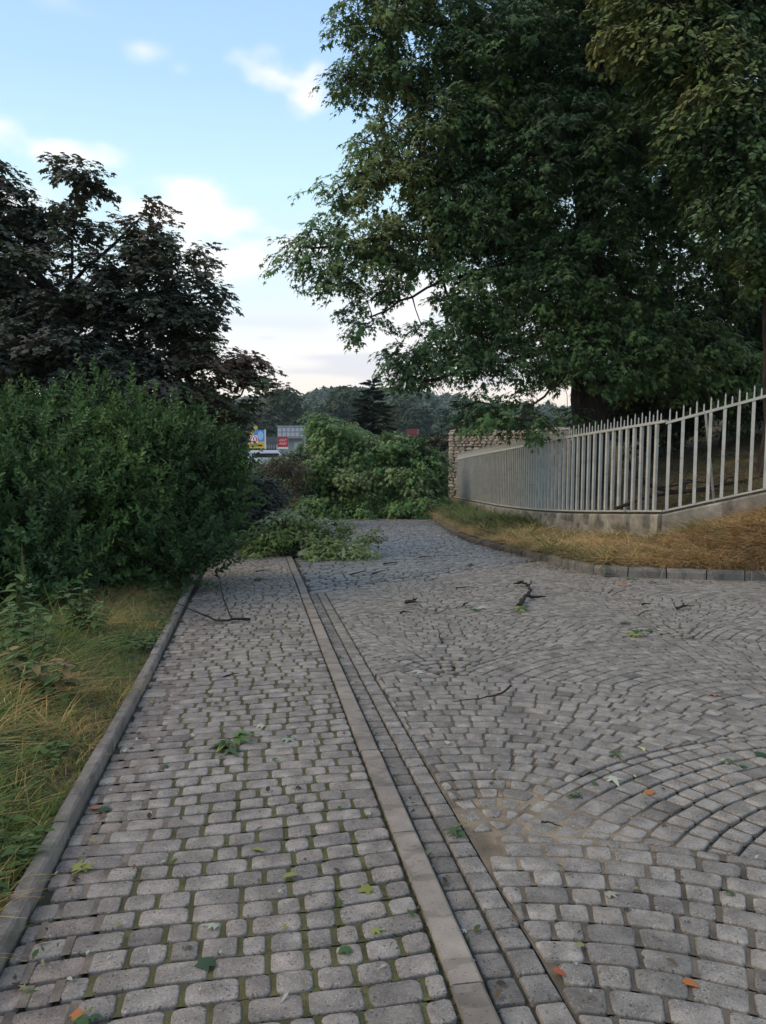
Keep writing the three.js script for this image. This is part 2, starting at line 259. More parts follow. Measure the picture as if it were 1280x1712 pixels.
// --- carriageway of concrete setts laid in fans
const kerbBase = [[5.293, 10.498], [4.349, 10.618], [3.153, 11.128], [2.824, 12.388], [2.355, 14.286], [1.850, 16.861], [1.625, 23.081], [1.657, 28.279]];
const kerbLine = smoothLine([P(11, 10.3, -0.03), P(8, 10.36, -0.03), ...kerbBase.map(([x, d]) => P(x, d, -0.03)), P(1.75, 34, -0.03)], 140);
const beyondKerb = (x, d) => { let best = 1e9, side = 0; for (let i = 1; i < kerbLine.length; i++) { const a = kerbLine[i - 1], b = kerbLine[i], ax = a.x, ad = -a.z, bx = b.x - ax, bd = -b.z - ad, t = clamp(((x - ax) * bx + (d - ad) * bd) / (bx * bx + bd * bd)), px = ax + bx * t, pd = ad + bd * t, q = Math.hypot(x - px, d - pd); if (q < best) { best = q; side = Math.sign(bx * (d - pd) - bd * (x - px)); } } return -best * side; };
const sw = (x, d) => [-x * sa + d * ca, x * ca + d * sa];
const ROADH = -0.02;
{
  const road = structure('road', 'carriageway of grey concrete setts laid in overlapping fans with sandy joints', 'road');
  const sandy = (x, d) => clamp(0.8 * step(0.42, 0.64, fbm2(x * 1.1 + 9, d * 1.1 + 3, 4, 87)) * step(5.2, 3.4, d) * step(1.6, 2.4, d) + 1.2 * step(0.75, 0.1, Math.hypot(x - 0.75, d - 3.1)));
  const rows = [];
  for (let d = -0.5; d <= 13.2; d += 0.22) { const r = []; for (let i = 0; i <= 40; i++) { let x = lerp(-1.6, 9, (i / 40) ** 1.3); r.push(P(x, d, ROADH)); } rows.push(r.map((p) => { const [s, w] = sw(p.x, -p.z); if (w < G3) { const q = R2(s, G3); p = P(q[0], q[1], ROADH); } p.y -= lerp(0.019, 0.0035, sandy(p.x, -p.z)); return p; })); }
  mesh('joint_sand', sheet(rows, 1, (p) => { const k = sandy(p.x, -p.z); return [lerp(0.085, 0.36, k), lerp(0.075, 0.275, k), lerp(0.055, 0.18, k)]; }), mat.sand, road);
  const tips = []; for (let c = -1; c <= 3; c++) for (let n = -2; n <= 4; n++) tips.push([0.47 + 2.2 * c + 0.04 * n, 3.03 + 2.49 * n + (c & 1 ? 1.245 : 0)]);
  tips.sort((a, b) => a[1] - b[1]);
  const RAD = 2.47, rnd = rngOf(41), stones = [], fill = new Fill();
  tips.forEach(([cx, cd], ti) => {
    const covers = tips.slice(0, ti).filter((t) => Math.hypot(t[0] - cx, t[1] - cd) < RAD * 2);
    for (let r = 0.02; r < RAD - 0.05; r += 0.1085) {
      const r1 = Math.min(r + 0.1085, RAD), rm = (r + r1) / 2; let th = -0.15 - rnd() * 0.17 / Math.max(rm, 0.1);
      while (th < Math.PI + 0.1) {
        let L = (rnd() < 0.45 ? 0.158 : 0.108) + (rnd() - 0.5) * 0.012; if (r < 0.25) L = 0.1;
        const t2 = th + L / rm, q = (rr, t) => { const wv = 0.006 * Math.sin(t * 7 + rr * 3 + ti); return [cx + (rr + wv) * Math.cos(t), cd + (rr + wv) * Math.sin(t)]; };
        const ea = (0.0002 + rnd() * 0.0025) / rm; let poly = [q(r, th + ea), q(r1, th + ea), q(r1, t2 - ea), q(r, t2 - ea)]; th = t2;
        const c = centre2(poly); if (c[1] < 0.9 || c[0] > 7.5 || c[1] > 13) continue;
        let gone = false;
        for (const [ox, od] of covers) { const dx = c[0] - ox, dy = c[1] - od, l = Math.hypot(dx, dy); if (l < RAD - 0.14) { gone = true; break; } if (l < RAD + 0.16) { poly = clipHalf(poly, ox + dx / l * RAD, od + dy / l * RAD, dx / l, dy / l); if (poly.length < 3) { gone = true; break; } } }
        if (gone) continue;
        const e = R2(0, G3 + 0.004); poly = clipHalf(poly, e[0], e[1], ca, sa); if (poly.length < 3) continue;          // gutter
        const b0 = R2(borderS(0.84), 0.84), b1 = R2(borderS(5), 5), bx = b1[0] - b0[0], bd = b1[1] - b0[1], bl = Math.hypot(bx, bd); poly = clipHalf(poly, b0[0], b0[1], bd / bl, -bx / bl); if (poly.length < 3) continue;  // border row
        if (beyondKerb(...centre2(poly)) > 0.06) continue;
        const loose = fbm2(c[0] * 1.3, c[1] * 1.3, 3, 8);
        const miss = Math.hypot(c[0] - 0.40, c[1] - 2.95) < 0.105; if (miss) continue;                              // the missing stones by the gutter
        if (poly.length === 4 && r > 0.15 && sw(...q(rm, t2))[1] > G3 + 0.03) { const ef = 0.012 / rm, kk = Math.max(sandy(c[0], c[1]), 0.35 * noise2(c[0] * 5, c[1] * 5, 3)); fill.quad([q(r + 0.004, t2 - ef), q(r1 - 0.004, t2 - ef), q(r1 - 0.004, t2 + ef), q(r + 0.004, t2 + ef)], ROADH - 0.0055, [lerp(0.12, 0.36, kk), lerp(0.1, 0.275, kk), lerp(0.075, 0.18, kk)]); }
        stone(poly, { H: ROADH, gap: 0.0095 + 0.007 * step(0.45, 0.75, loose) * step(5, 3, c[1]) + (r < 0.5 ? 0.014 : 0), round: 0.015, rough: 0.005, uneven: 0.006, tilt: 0.03, thick: 0.035, bevel: 0.0065, tint: paverTint(0.285, 0.37, 1.0) }, rnd, stones);
      }
    }
  });
  lay(stones, road, 'sett', 'far_setts', mat.paver); fill.build('joint_fill', road);
}
// --- older granite setts beyond the border row
{
  const old = structure('granite_road', 'older stretch of glossy uneven granite setts below the fans', 'road'), rnd = rngOf(51), stones = [];
  const rows = []; for (let d = 7.5; d <= 46; d += 0.5) { const r = []; for (let i = 0; i <= 10; i++) r.push(P(lerp(-5.5, 3.6, i / 10), d, -0.05)); rows.push(r); }
  mesh('joint_fill', sheet(rows.slice(3), 1, () => [0.08, 0.07, 0.055]), mat.sand, old);
  const keep = (c) => { const [s, w] = sw(c[0], c[1]); return w > WK + 0.05 && s > borderS(w) + 0.22 && beyondKerb(...c) < 0.03; };
  const o = { H: -0.022, gap: 0.018, round: 0.03, rough: 0.012, uneven: 0.014, tilt: 0.08, thick: 0.05, bevel: 0.014, crown: 0.006, least: 0.004, tint: (c, r) => { const v = lerp(0.19, 0.32, r()) * (0.85 + 0.3 * damp(c, 1.1)); return [v * 1.06, v, v * (0.88 + r() * 0.06)]; } };
  // border row of long slabs
  for (let w = WK + 0.02; w < 4.2;) { const L = w < 0.8 ? 0.34 : 0.17 + rnd() * 0.1, q = (ww, k) => R2(borderS(ww) + k, ww); const poly = [q(w, 0.01), q(w + L, 0.01), q(w + L, 0.2), q(w, 0.2)]; if (beyondKerb(...centre2(poly)) < 0.05) stone(poly, { ...o, tint: (c, r) => { const v = lerp(0.24, 0.32, r()); return [v * 1.05, v * 0.97, v * 0.9]; } }, rnd, stones); w += L; }
  for (let s = 9.4; s < 33;) {
    const h = 0.13 + rnd() * 0.05; let w = WK + 0.02 + rnd() * 0.1;
    while (w < 9.5) { const L = 0.13 + rnd() * 0.11, wv = (x) => 0.05 * Math.sin(x * 1.7 + s * 0.5) + 0.22 * (x - 2) * 0.2 + 0.62 * (x - 0.6) * step(13, 9.5, s); const poly = [[w, s + wv(w)], [w + L, s + wv(w + L)], [w + L, s + h + wv(w + L)], [w, s + h + wv(w)]].map(([x, y]) => R2(y, x)); if (keep(centre2(poly))) stone(poly, o, rnd, stones); w += L; }
    s += h;
  }
  lay(stones, old, 'granite_sett', 'far_setts', mat.sett);
}
// --- kerb round the right-hand verge: pale blocks on the bend, older dark stones down the street
{
  const kb = structure('verge_kerb', 'kerb blocks curving round the dry grass verge', 'kerb'), rnd = rngOf(61), len = polyLen(kerbLine), A = (u) => polyAt(kerbLine, u);
  for (let u = 0.2; u < len - 1;) {
    const L = 0.52 + (rnd() - 0.5) * 0.06, n = 3, pos = [], uv = [], idx = [], col = [], p0 = A(u), old = step(12.0, 12.8, -p0.z), lump = 0.004 + 0.02 * old, v = lerp(lerp(0.3, 0.42, rnd()), lerp(0.10, 0.18, rnd()), old), tint = [v * lerp(1.02, 1.12, old), v * 0.97, v * lerp(0.88, 0.86, old)];
    const sec = [[0.0, -0.06], [-0.004, 0.10 - old * 0.02], [0.012, 0.135 - old * 0.02], [0.03, 0.15 - old * 0.02], [0.14, 0.15 - old * 0.02], [0.15, -0.06]];
    for (let k = 0; k <= n; k++) { const uu = u + 0.006 + (L - 0.016) * k / n, c = A(uu), t = A(uu + 0.05).sub(A(uu - 0.05)).normalize(), nx = -t.z, nz = t.x; sec.forEach(([a, h], q) => { const j = (rnd() - 0.5) * lump, e = (k === 0 || k === n) && q > 0 && q < 5 ? 0.006 : 0; pos.push(c.x - (nx) * -(a + j + (q < 3 ? e : 0)) * 1, c.y + h + j - e, c.z + nz * (a + j + (q < 3 ? e : 0))); uv.push(q * 0.06 + u, uu); col.push(...tint); }); }
    const m = sec.length; for (let k = 0; k < n; k++) for (let q = 0; q < m - 1; q++) { const a = k * m + q; idx.push(a, a + m, a + 1, a + 1, a + m, a + m + 1); }
    for (const k of [0, n]) for (let q = 1; q < m - 1; q++) k ? idx.push(k * m, k * m + q + 1, k * m + q) : idx.push(0, q, q + 1);
    let g = new THREE.BufferGeometry(); g.setAttribute('position', new THREE.Float32BufferAttribute(pos, 3)); g.setAttribute('uv', new THREE.Float32BufferAttribute(uv, 2)); g.setAttribute('color', new THREE.Float32BufferAttribute(col, 3)); g.setIndex(idx); g = g.toNonIndexed(); g.computeVertexNormals();
    mesh('kerb_block', g, mat.kerb, kb); u += L;
  }
}
// ---------------------------------------------------------------- ground to the horizon
const farY = (d) => d < 30 ? -S * d : lerp(-S * d, -3.9, step(30, 95, d)) * (d < 95 ? 1 : 0) + (d >= 95 ? -3.9 : 0);
{
  const ds = [-40, -12, -6, -3, 0, 3, 6, 9, 12, 16, 20, 25, 30, 36, 42, 50, 60, 75, 95, 130, 180, 260, 380, 560, 900, 1600], xs = [-1500, -500, -200, -90, -40, -20, -12, -8, -5, -3, -1, 1, 3, 6, 10, 16, 25, 45, 90, 200, 500, 1500];
  const g = structure('ground', 'open ground falling away to the valley', 'ground');
  mesh('ground_sheet', sheet(ds.map((d) => xs.map((x) => V(x, farY(d) - 0.12 - (d > 8 && x > 4 ? 0.3 : 0), -d))), 0.3), mat.ground, g);
}
// left verge soil
const vergeL = (x, d) => { const [s, w] = sw(x, d), e = W0 - 0.07 - w; return 0.02 + 0.05 * step(0, 0.4, e) + (noise2(x * 1.2, d * 1.2, 3) - 0.5) * 0.1 * step(0.1, 0.8, e) - 0.05 * Math.max(0, e - 1); };
{
  const rows = []; for (let s = 0.4; s <= 22; s += 0.4) { const r = []; for (let i = 0; i <= 24; i++) { const w = W0 - 0.065 - 0.012 * Math.max(0, s - 6) - 9 * (i / 24) ** 1.8, q = R2(s, w); r.push(P(q[0], q[1], vergeL(q[0], q[1]))); } rows.push(r); }
  meta(mesh('verge', sheet(rows, 1), mat.soil, scene), 'earth of the verge beneath the long grass', 'verge', undefined, 'structure');
}
// ---------------------------------------------------------------- plinth wall, verge, bank
const v3 = (a) => V(a[0], a[1], a[2]);
const wallTop = [[2.95, -0.894, -30.50], [3.12, -0.608, -25.00], [3.33, -0.365, -20.30], [3.77, -0.09, -16.10], [4.75, 0.186, -13.00], [6.13, 0.61, -12.30]].map(v3);
const wallBase = [[2.79, -1.28, -30.50], [3.07, -1.10, -25.00], [3.30, -0.843, -20.30], [3.76, -0.533, -16.10], [4.71, -0.248, -12.95], [6.12, 0.345, -12.25]].map(v3);
{ const k = (a) => { const p = a[4], q = a[5]; a.push(V(q.x + (q.x - p.x) * 2.4, q.y + (q.y - p.y) * 2.4, q.z + (q.z - p.z) * 2.4)); }; k(wallTop); k(wallBase); }
const curved = (a) => [...smoothLine(a.slice(0, 5), 26), ...a.slice(5)];
const topLine = curved(wallTop), baseLine = curved(wallBase);
{
  const wl = thing('plinth_wall', 'low stained concrete plinth wall carrying the grey picket fence', 'wall');
  // two lengths meeting at the corner
  const len = (from, to, name) => {
    const pos = [], uv = [], idx = []; let u = 0;
    for (let i = from; i <= to; i++) {
      const t = topLine[i], b = baseLine[i], a = topLine[Math.max(i - 1, from)], c = topLine[Math.min(i + 1, to)], dx = c.x - a.x, dz = c.z - a.z, l = Math.hypot(dx, dz), nx = -dz / l, nz = dx / l; if (i > from) u += Math.hypot(t.x - topLine[i - 1].x, t.z - topLine[i - 1].z);
      const w = 0.11, H = t.y;
      for (const [o, y] of [[w, b.y - 0.35], [w, H - 0.02], [w - 0.015, H], [-w + 0.015, H + 0.004], [-w, H - 0.02], [-w, b.y - 0.35]]) { pos.push(t.x + nx * o, y, t.z + nz * o); uv.push(u * 0.55, y * 0.55 + o); }
      if (i > from) for (let q = 0; q < 5; q++) { const a0 = (i - from - 1) * 6 + q; idx.push(a0, a0 + 1, a0 + 6, a0 + 1, a0 + 7, a0 + 6); }
    }
    const n = to - from; for (let q = 1; q < 5; q++) idx.push(0, q + 1, q, n * 6, n * 6 + q, n * 6 + q + 1);
    let g = new THREE.BufferGeometry(); g.setAttribute('position', new THREE.Float32BufferAttribute(pos, 3)); g.setAttribute('uv', new THREE.Float32BufferAttribute(uv, 2)); g.setIndex(idx); g = g.toNonIndexed(); g.computeVertexNormals(); return mesh(name, g, mat.wall, wl);
  };
  len(0, 26, 'wall_length'); len(26, topLine.length - 1, 'wall_length');
}
// verge between kerb and wall
const vergePairs = [[[1.75, 34], null], [kerbBase[7], 0], [kerbBase[6], 6], [kerbBase[5], 12], [kerbBase[4], 18], [kerbBase[3], 22], [kerbBase[2], 26], [kerbBase[1], 27.0], [kerbBase[0], 27.5], [[8, 10.36], 28]];
{
  const lerpLine = (l, u) => { const i = Math.min(Math.floor(u), l.length - 2); return V().lerpVectors(l[i], l[i + 1], u - i); };
  const rows = [];
  vergePairs.forEach(([k, u]) => { const a = P(k[0], k[1], 0.11), b = u === null ? P(3.6, 34, 0.2) : lerpLine(baseLine, u); rows.push([a, b]); });
  var vergeGrid = [];
  for (let i = 0; i < rows.length - 1; i++) for (let k = 0; k < 6; k++) { const t = k / 6, a = V().lerpVectors(rows[i][0], rows[i + 1][0], t), b = V().lerpVectors(rows[i][1], rows[i + 1][1], t); const r = []; for (let j = 0; j <= 10; j++) { const p = V().lerpVectors(a, b, j / 10 * 1.06 + 0.0); p.y += (j && j < 10 ? (noise2(p.x * 2, p.z * 2, 8) - 0.5) * 0.09 + 0.05 * Math.sin(j / 10 * Math.PI) : 0); r.push(p); } vergeGrid.push(r); }
  // start the verge just behind the kerb blocks
  vergeGrid.forEach((r) => { const d = V().subVectors(r[10], r[0]); d.y = 0; d.normalize(); r[0].addScaledVector(d, 0.1); });
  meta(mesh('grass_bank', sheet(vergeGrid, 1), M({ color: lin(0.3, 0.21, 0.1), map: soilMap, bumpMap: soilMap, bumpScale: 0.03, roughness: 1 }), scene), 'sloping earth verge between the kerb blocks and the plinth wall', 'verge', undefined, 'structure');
}
// rising garden behind the fence
const bankBack = [[3.04, -0.914, -31.40], [4.46, 0.047, -30.20], [6.34, 0.841, -29.20], [7.92, 1.30, -28.40], [10.25, 1.91, -26.00], [12.22, 2.28, -24.00]].map(v3);
const bankGrid = [];
{
  const front = [topLine[0], topLine[7], topLine[14], topLine[20], topLine[26], topLine[27], topLine[28]].map((p) => V(p.x + 0.05, p.y - 0.09, p.z - 0.02)), back = [...bankBack, V(bankBack[5].x + 5, bankBack[5].y + 0.7, bankBack[5].z + 2)], far = back.map((p) => V(p.x + 2, p.y + 0.6, p.z - 14));
  for (let i = 0; i < 6; i++) for (let k = 0; k < (i === 5 ? 7 : 6); k++) { const t = k / 6, a = V().lerpVectors(front[i], front[i + 1], t), b = V().lerpVectors(back[i], back[i + 1], t), c = V().lerpVectors(far[i], far[i + 1], t), r = []; for (let j = 0; j <= 14; j++) { const p = V().lerpVectors(a, b, j / 14); p.y += j ? (noise2(p.x, p.z, 4) - 0.5) * 0.16 : 0; r.push(p); } r.push(c); bankGrid.push(r); }
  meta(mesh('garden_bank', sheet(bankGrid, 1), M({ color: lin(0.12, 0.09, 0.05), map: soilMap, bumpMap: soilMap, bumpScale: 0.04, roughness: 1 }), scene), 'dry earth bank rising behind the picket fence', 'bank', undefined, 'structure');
}
function onBank(x, z) { let best = 1e9, y = 0; for (const r of bankGrid) for (const p of r) { const q = (p.x - x) ** 2 + (p.z - z) ** 2; if (q < best) { best = q; y = p.y; } } return y; }

// ---------------------------------------------------------------- fence
function fence(line, label, spacing, hTop) {
  const f = thing('picket_fence', label, 'fence', [0, 0, 0], 'grey steel picket fences on the plinth wall'), len = polyLen(line), rail = hTop;
  const bar = (off, h, w, name) => {
    const n = Math.max(2, Math.ceil(len / 0.6)), pos = [], uv = [], idx = [];
    for (let i = 0; i <= n; i++) { const u = len * i / n, p = polyAt(line, u), t = polyAt(line, Math.min(len, u + 0.05)).sub(polyAt(line, Math.max(0, u - 0.05))), l = Math.hypot(t.x, t.z), nx = -t.z / l, nz = t.x / l; for (const [a, b] of [[w, 0], [w, h], [-w, h], [-w, 0]]) { pos.push(p.x + nx * a, p.y + off + b, p.z + nz * a); uv.push(u * 0.7, (a + b) * 3 + off); } if (i) for (let q = 0; q < 4; q++) { const a = (i - 1) * 4 + q, b = (i - 1) * 4 + (q + 1) % 4; idx.push(a, b, a + 4, b, b + 4, a + 4); } }
    idx.push(0, 1, 2, 0, 2, 3, n * 4, n * 4 + 2, n * 4 + 1, n * 4, n * 4 + 3, n * 4 + 2);
    let g = new THREE.BufferGeometry(); g.setAttribute('position', new THREE.Float32BufferAttribute(pos, 3)); g.setAttribute('uv', new THREE.Float32BufferAttribute(uv, 2)); g.setIndex(idx); g = g.toNonIndexed(); g.computeVertexNormals(); mesh(name, g, mat.steel, f);
  };
  bar(rail, 0.045, 0.033, 'top_rail'); bar(0.045, 0.028, 0.032, 'bottom_rail');
  const uprights = [0, 1, 2, 3, 4, 5, 6].map((v) => { const b = new THREE.BoxGeometry(0.05, rail - 0.073 - 0.002, 0.05, 1, 1, 1).toNonIndexed(), uv = b.attributes.uv; for (let i = 0; i < uv.count; i++) uv.setXY(i, uv.getX(i) * 0.05 + v * 0.37, uv.getY(i) * 1.1 + v * 0.61); b.computeVertexNormals(); return b; });
  const spikeGeo = (h) => { const a = new THREE.CylinderGeometry(0.011, 0.015, h * 0.72, 5).translate(0, h * 0.36, 0), b = new THREE.ConeGeometry(0.015, h * 0.28, 5).translate(0, h * 0.86, 0); return mergeGeometries([a, b]); };
  const tall = spikeGeo(0.21), low = spikeGeo(0.13); let k = 0;
  for (let u = 0.06; u < len - 0.03; u += spacing / 2, k++) {
    const p = polyAt(line, u), t = polyAt(line, Math.min(len, u + 0.05)).sub(polyAt(line, Math.max(0, u - 0.05))), ry = Math.atan2(-t.z, t.x);
    if (k % 2 === 0) { const m = mesh('picket', uprights[Math.floor(hash3(k, 1, 4) * 7)], mat.steel, f); m.position.set(p.x, p.y + 0.074 + (rail - 0.075) / 2, p.z); m.rotation.set((hash3(k, 3, 5) - 0.5) * 0.012, ry + (hash3(k, 5, 9) - 0.5) * 0.1, (hash3(k, 7, 2) - 0.5) * 0.012); const s = mesh('spike', tall, mat.steel, m); s.position.set(0, (rail - 0.075) / 2 + 0.046, 0); }
    else { const s = mesh('short_spike', low, mat.steel, f); s.position.set(p.x, p.y + rail + 0.045, p.z); s.rotation.y = ry; }
  }
  return f;
}
const pick = (a, b) => topLine.slice(a, b + 1).map((p) => p.clone());
const fA = fence(pick(0, 26), 'long level run of grey steel picket fence curving down the street', 0.2, 1.55);
const fB = fence(pick(26, topLine.length - 1), 'short run of grey steel picket fence climbing the slope', 0.21, 1.52);
for (const [u, f] of [[0.9, fB]]) { const p = polyAt(pick(26, 28), u); mesh('brace', tube([V(p.x - 0.28, p.y + 1.45, p.z - 0.08), V(p.x + 0.12, p.y - 0.05, p.z - 0.55)], [0.022, 0.022], 6), mat.steel, f); }

// ---------------------------------------------------------------- stacked stone wall
{
  const rnd = rngOf(71), g = thing('stone_wall', 'dry stacked wall of flat pale stones behind the fence end', 'wall'), stones = [];
  const A = v3([2.70, -0.997, -31.20]), Bp = v3([7.81, 0.925, -27.20]), dir = V(Bp.x - A.x, 0, Bp.z - A.z), L = dir.length(); dir.normalize(); const nr = V(dir.z, 0, -dir.x); if (nr.z < 0) nr.negate(); // toward the viewer
  const topY = (u) => 1.72 + 0.02 * u / L + 0.05 * Math.sin(u * 1.7), botY = (u) => lerp(A.y - 0.15, Bp.y - 0.4, u / L);
  const mk = (w, h, d) => { const b = new THREE.IcosahedronGeometry(0.5, 1), p = b.attributes.position, seed = rnd() * 1000 | 0; for (let i = 0; i < p.count; i++) { const x = p.getX(i), y = p.getY(i), z = p.getZ(i), q = (v, e) => Math.sign(v) * Math.abs(v * 2) ** e / 2, n = 0.86 + 0.28 * noise3(x * 3 + 9, y * 3 + 9, z * 3 + 9, seed); p.setXYZ(i, q(x, 0.55) * w * n, q(y, 0.6) * h * n, q(z, 0.55) * d * n); } const c = lerp(0.58, 0.86, rnd()), wm = rnd(), col = new Float32Array(p.count * 3); for (let i = 0; i < p.count; i++) col.set([c * 1.04, c * lerp(0.88, 0.95, wm), c * lerp(0.74, 0.86, wm)], i * 3); b.setAttribute('color', new THREE.BufferAttribute(col, 3)); b.computeVertexNormals(); return b; };
  const place = (u, y, n, w, h, d, ry) => { const p = V(A.x, 0, A.z).addScaledVector(dir, u).addScaledVector(nr, n); const m = mk(w, h, d); m.rotateZ((rnd() - 0.5) * 0.2); m.rotateX((rnd() - 0.5) * 0.2); m.rotateY(ry); stones.push({ g: m, at: V(p.x, y, p.z), d: u + (2 - y) * 1.2, seen: true }); };
  const ang = Math.atan2(-dir.z, dir.x);
  const face = (u0, u1) => { let row = 0; for (let y = -1.7; y < 2.2; row++) { const h = 0.1 + rnd() * 0.05; let u = u0; while (u < u1) { const w = 0.16 + rnd() * 0.22; if (y > botY(u) && y < topY(u)) place(u + w / 2, y, (rnd() - 0.5) * 0.05, w * 1.06, h * 1.12, 0.3, ang); u += w; } y += h * 0.98; } };
  face(0, L);
  for (let y = A.y - 0.1; y < 1.74;) { const h = 0.1 + rnd() * 0.05; let n = 0.05; while (n < 0.75) { const w = 0.14 + rnd() * 0.14; place(0.06 + (rnd() - 0.5) * 0.05, y, -n - w / 2, 0.3, h * 1.12, w * 1.08, ang); n += w; } y += h * 0.98; }
  for (let u = 0.1; u < L; u += 0.24) for (let n = 0.1; n < 0.7; n += 0.26) place(u + rnd() * 0.1, topY(u) + 0.02 + rnd() * 0.06, -n, 0.3 + rnd() * 0.2, 0.08 + rnd() * 0.04, 0.28 + rnd() * 0.1, ang + (rnd() - 0.5));
  const core = []; const c = V(A.x, 0, A.z).addScaledVector(dir, L / 2 + 0.05).addScaledVector(nr, -0.38); const cb = box(L - 0.1, 3.3, 0.62); const cp = cb.attributes.position; for (let i = 0; i < cp.count; i++) { const u = cp.getX(i) + L / 2; cp.setY(i, cp.getY(i) > 0 ? topY(u) - 0.05 : botY(u) - 0.4); } cb.rotateY(ang); cb.translate(c.x, 0, c.z);
  mesh('core', cb, M({ color: lin(0.55, 0.47, 0.38), map: concreteMap, roughness: 1 }), g);
  lay(stones, g, 'flat_stone', 'smaller_stones', mat.stone);
}

// ---------------------------------------------------------------- leaves, sprigs, trees
const LEAF = {
  silver: [[[0, 0, 0], [0.34, 0.08, -0.08], [0.15, 0.25, 0], [0.5, 0.52, -0.12], [0.13, 0.5, 0], [0, 1, -0.2], [-0.13, 0.5, 0], [-0.5, 0.52, -0.12], [-0.15, 0.25, 0], [-0.34, 0.08, -0.08]], [0, 0.34, 0.05]],
  maple: [[[0, 0, 0], [0.42, 0.06, -0.08], [0.3, 0.24, 0], [0.56, 0.5, -0.12], [0.24, 0.58, 0], [0, 0.98, -0.18], [-0.24, 0.58, 0], [-0.56, 0.5, -0.12], [-0.3, 0.24, 0], [-0.42, 0.06, -0.08]], [0, 0.36, 0.05]],
  heart: [[[0, 0, 0], [0.3, -0.04, -0.04], [0.44, 0.3, -0.08], [0.26, 0.68, -0.08], [0, 1, -0.16], [-0.26, 0.68, -0.08], [-0.44, 0.3, -0.08], [-0.3, -0.04, -0.04]], [0, 0.4, 0.06]],
  oval: [[[0, 0, 0], [0.25, 0.3, 0.06], [0.21, 0.65, 0.04], [0, 1, -0.1], [-0.21, 0.65, 0.04], [-0.25, 0.3, 0.06]], [0, 0.48, -0.03]],
  narrow: [[[0, 0, 0], [0.15, 0.35, 0.03], [0, 1, -0.2], [-0.15, 0.35, 0.03]], [0, 0.4, -0.02]],
};
class Acc { // collects leaves and stems with colours
  constructor() { this.p = []; this.c = []; this.i = []; this.n = []; }
  leaf(kind, at, dir, up, size, col) {
    const [ring, mid] = LEAF[kind], y = dir.clone().normalize(), x = V().crossVectors(y, up).normalize(), z = V().crossVectors(x, y), o = this.p.length / 3;
    const put = (q) => { this.p.push(at.x + (x.x * q[0] + y.x * q[1] + z.x * q[2]) * size, at.y + (x.y * q[0] + y.y * q[1] + z.y * q[2]) * size, at.z + (x.z * q[0] + y.z * q[1] + z.z * q[2]) * size); this.c.push(...col); };
    put(mid); ring.forEach(put); for (let k = 0; k < ring.length; k++) this.i.push(o, o + 1 + k, o + 1 + (k + 1) % ring.length);
  }
  stem(pts, r0, r1, col, sides = 3) {
    const g = tube(pts, pts.map((_, k) => lerp(r0, r1, k / (pts.length - 1))), sides), o = this.p.length / 3, a = g.attributes.position; for (let k = 0; k < a.count; k++) { this.p.push(a.getX(k), a.getY(k), a.getZ(k)); this.c.push(...col); } for (const k of g.index.array) this.i.push(o + k);
  }
  build() { const g = new THREE.BufferGeometry(); g.setAttribute('position', new THREE.Float32BufferAttribute(this.p, 3)); g.setAttribute('color', new THREE.Float32BufferAttribute(this.c, 3)); g.setIndex(this.i); g.computeVertexNormals(); return g; }
}
const TW = [0.5, 0.38, 0.3];
// a hanging sprig of palmate leaves, growing along +x
function sprigBroad(rnd, kind, len, n, size, droop = 0.6) {
  const a = new Acc(), pts = []; for (let k = 0; k <= 4; k++) pts.push(V(len * k / 4, 0.06 * Math.sin(k) * len - 0.1 * len * (k / 4) ** 2, (rnd() - 0.5) * 0.08 * len)); a.stem(pts, 0.006, 0.002, TW);
  for (let k = 0; k < n; k++) { const t = 0.15 + 0.85 * (k + rnd() * 0.6) / n, b = pts[Math.min(4, Math.round(t * 4))], side = rnd() * Math.PI * 2, o = 0.04 + rnd() * 0.09, at = V(len * Math.min(1, t), b.y + Math.cos(side) * o * 0.5, b.z + Math.sin(side) * o), dir = V(0.5 + rnd() * 0.5, -droop * (0.3 + rnd()) + 0.15, Math.sin(side) * 1.0), up = V((rnd() - 0.5) * 0.7, 1, (rnd() - 0.5) * 0.9); const v = 0.75 + rnd() * 0.5; a.leaf(kind, at, dir, up, size * (0.7 + rnd() * 0.5), [v * (0.95 + rnd() * 0.15), v, v * (0.85 + rnd() * 0.3)]); }
  return a.build();
}
// an upright shoot of small leaves, growing along +x
function sprigShoot(rnd, kind, len, n, size) {
  const a = new Acc(), bend = (rnd() - 0.5) * 0.3, pts = []; for (let k = 0; k <= 4; k++) { const t = k / 4; pts.push(V(len * t, bend * t * t * len, (rnd() - 0.5) * 0.04 * len)); } a.stem(pts, 0.0045, 0.0015, [0.8, 0.75, 0.5]);
  for (let k = 0; k < n; k++) { const t = 0.05 + 0.95 * k / (n - 1), th = k * 2.4 + rnd(), at = V(len * t, bend * t * t * len, 0), dir = V(0.65 + 0.5 * t, Math.cos(th), Math.sin(th)), v = 0.7 + rnd() * 0.35 + 0.35 * t * t; a.leaf(kind, at, dir, V(0.9, 0.3 * Math.cos(th) + 0.4, 0.3 * Math.sin(th)), size * (0.75 + rnd() * 0.4) * (t > 0.9 ? 0.75 : 1), [v * (0.95 + 0.2 * t), v, v * 0.85]); }
  return a.build();
}
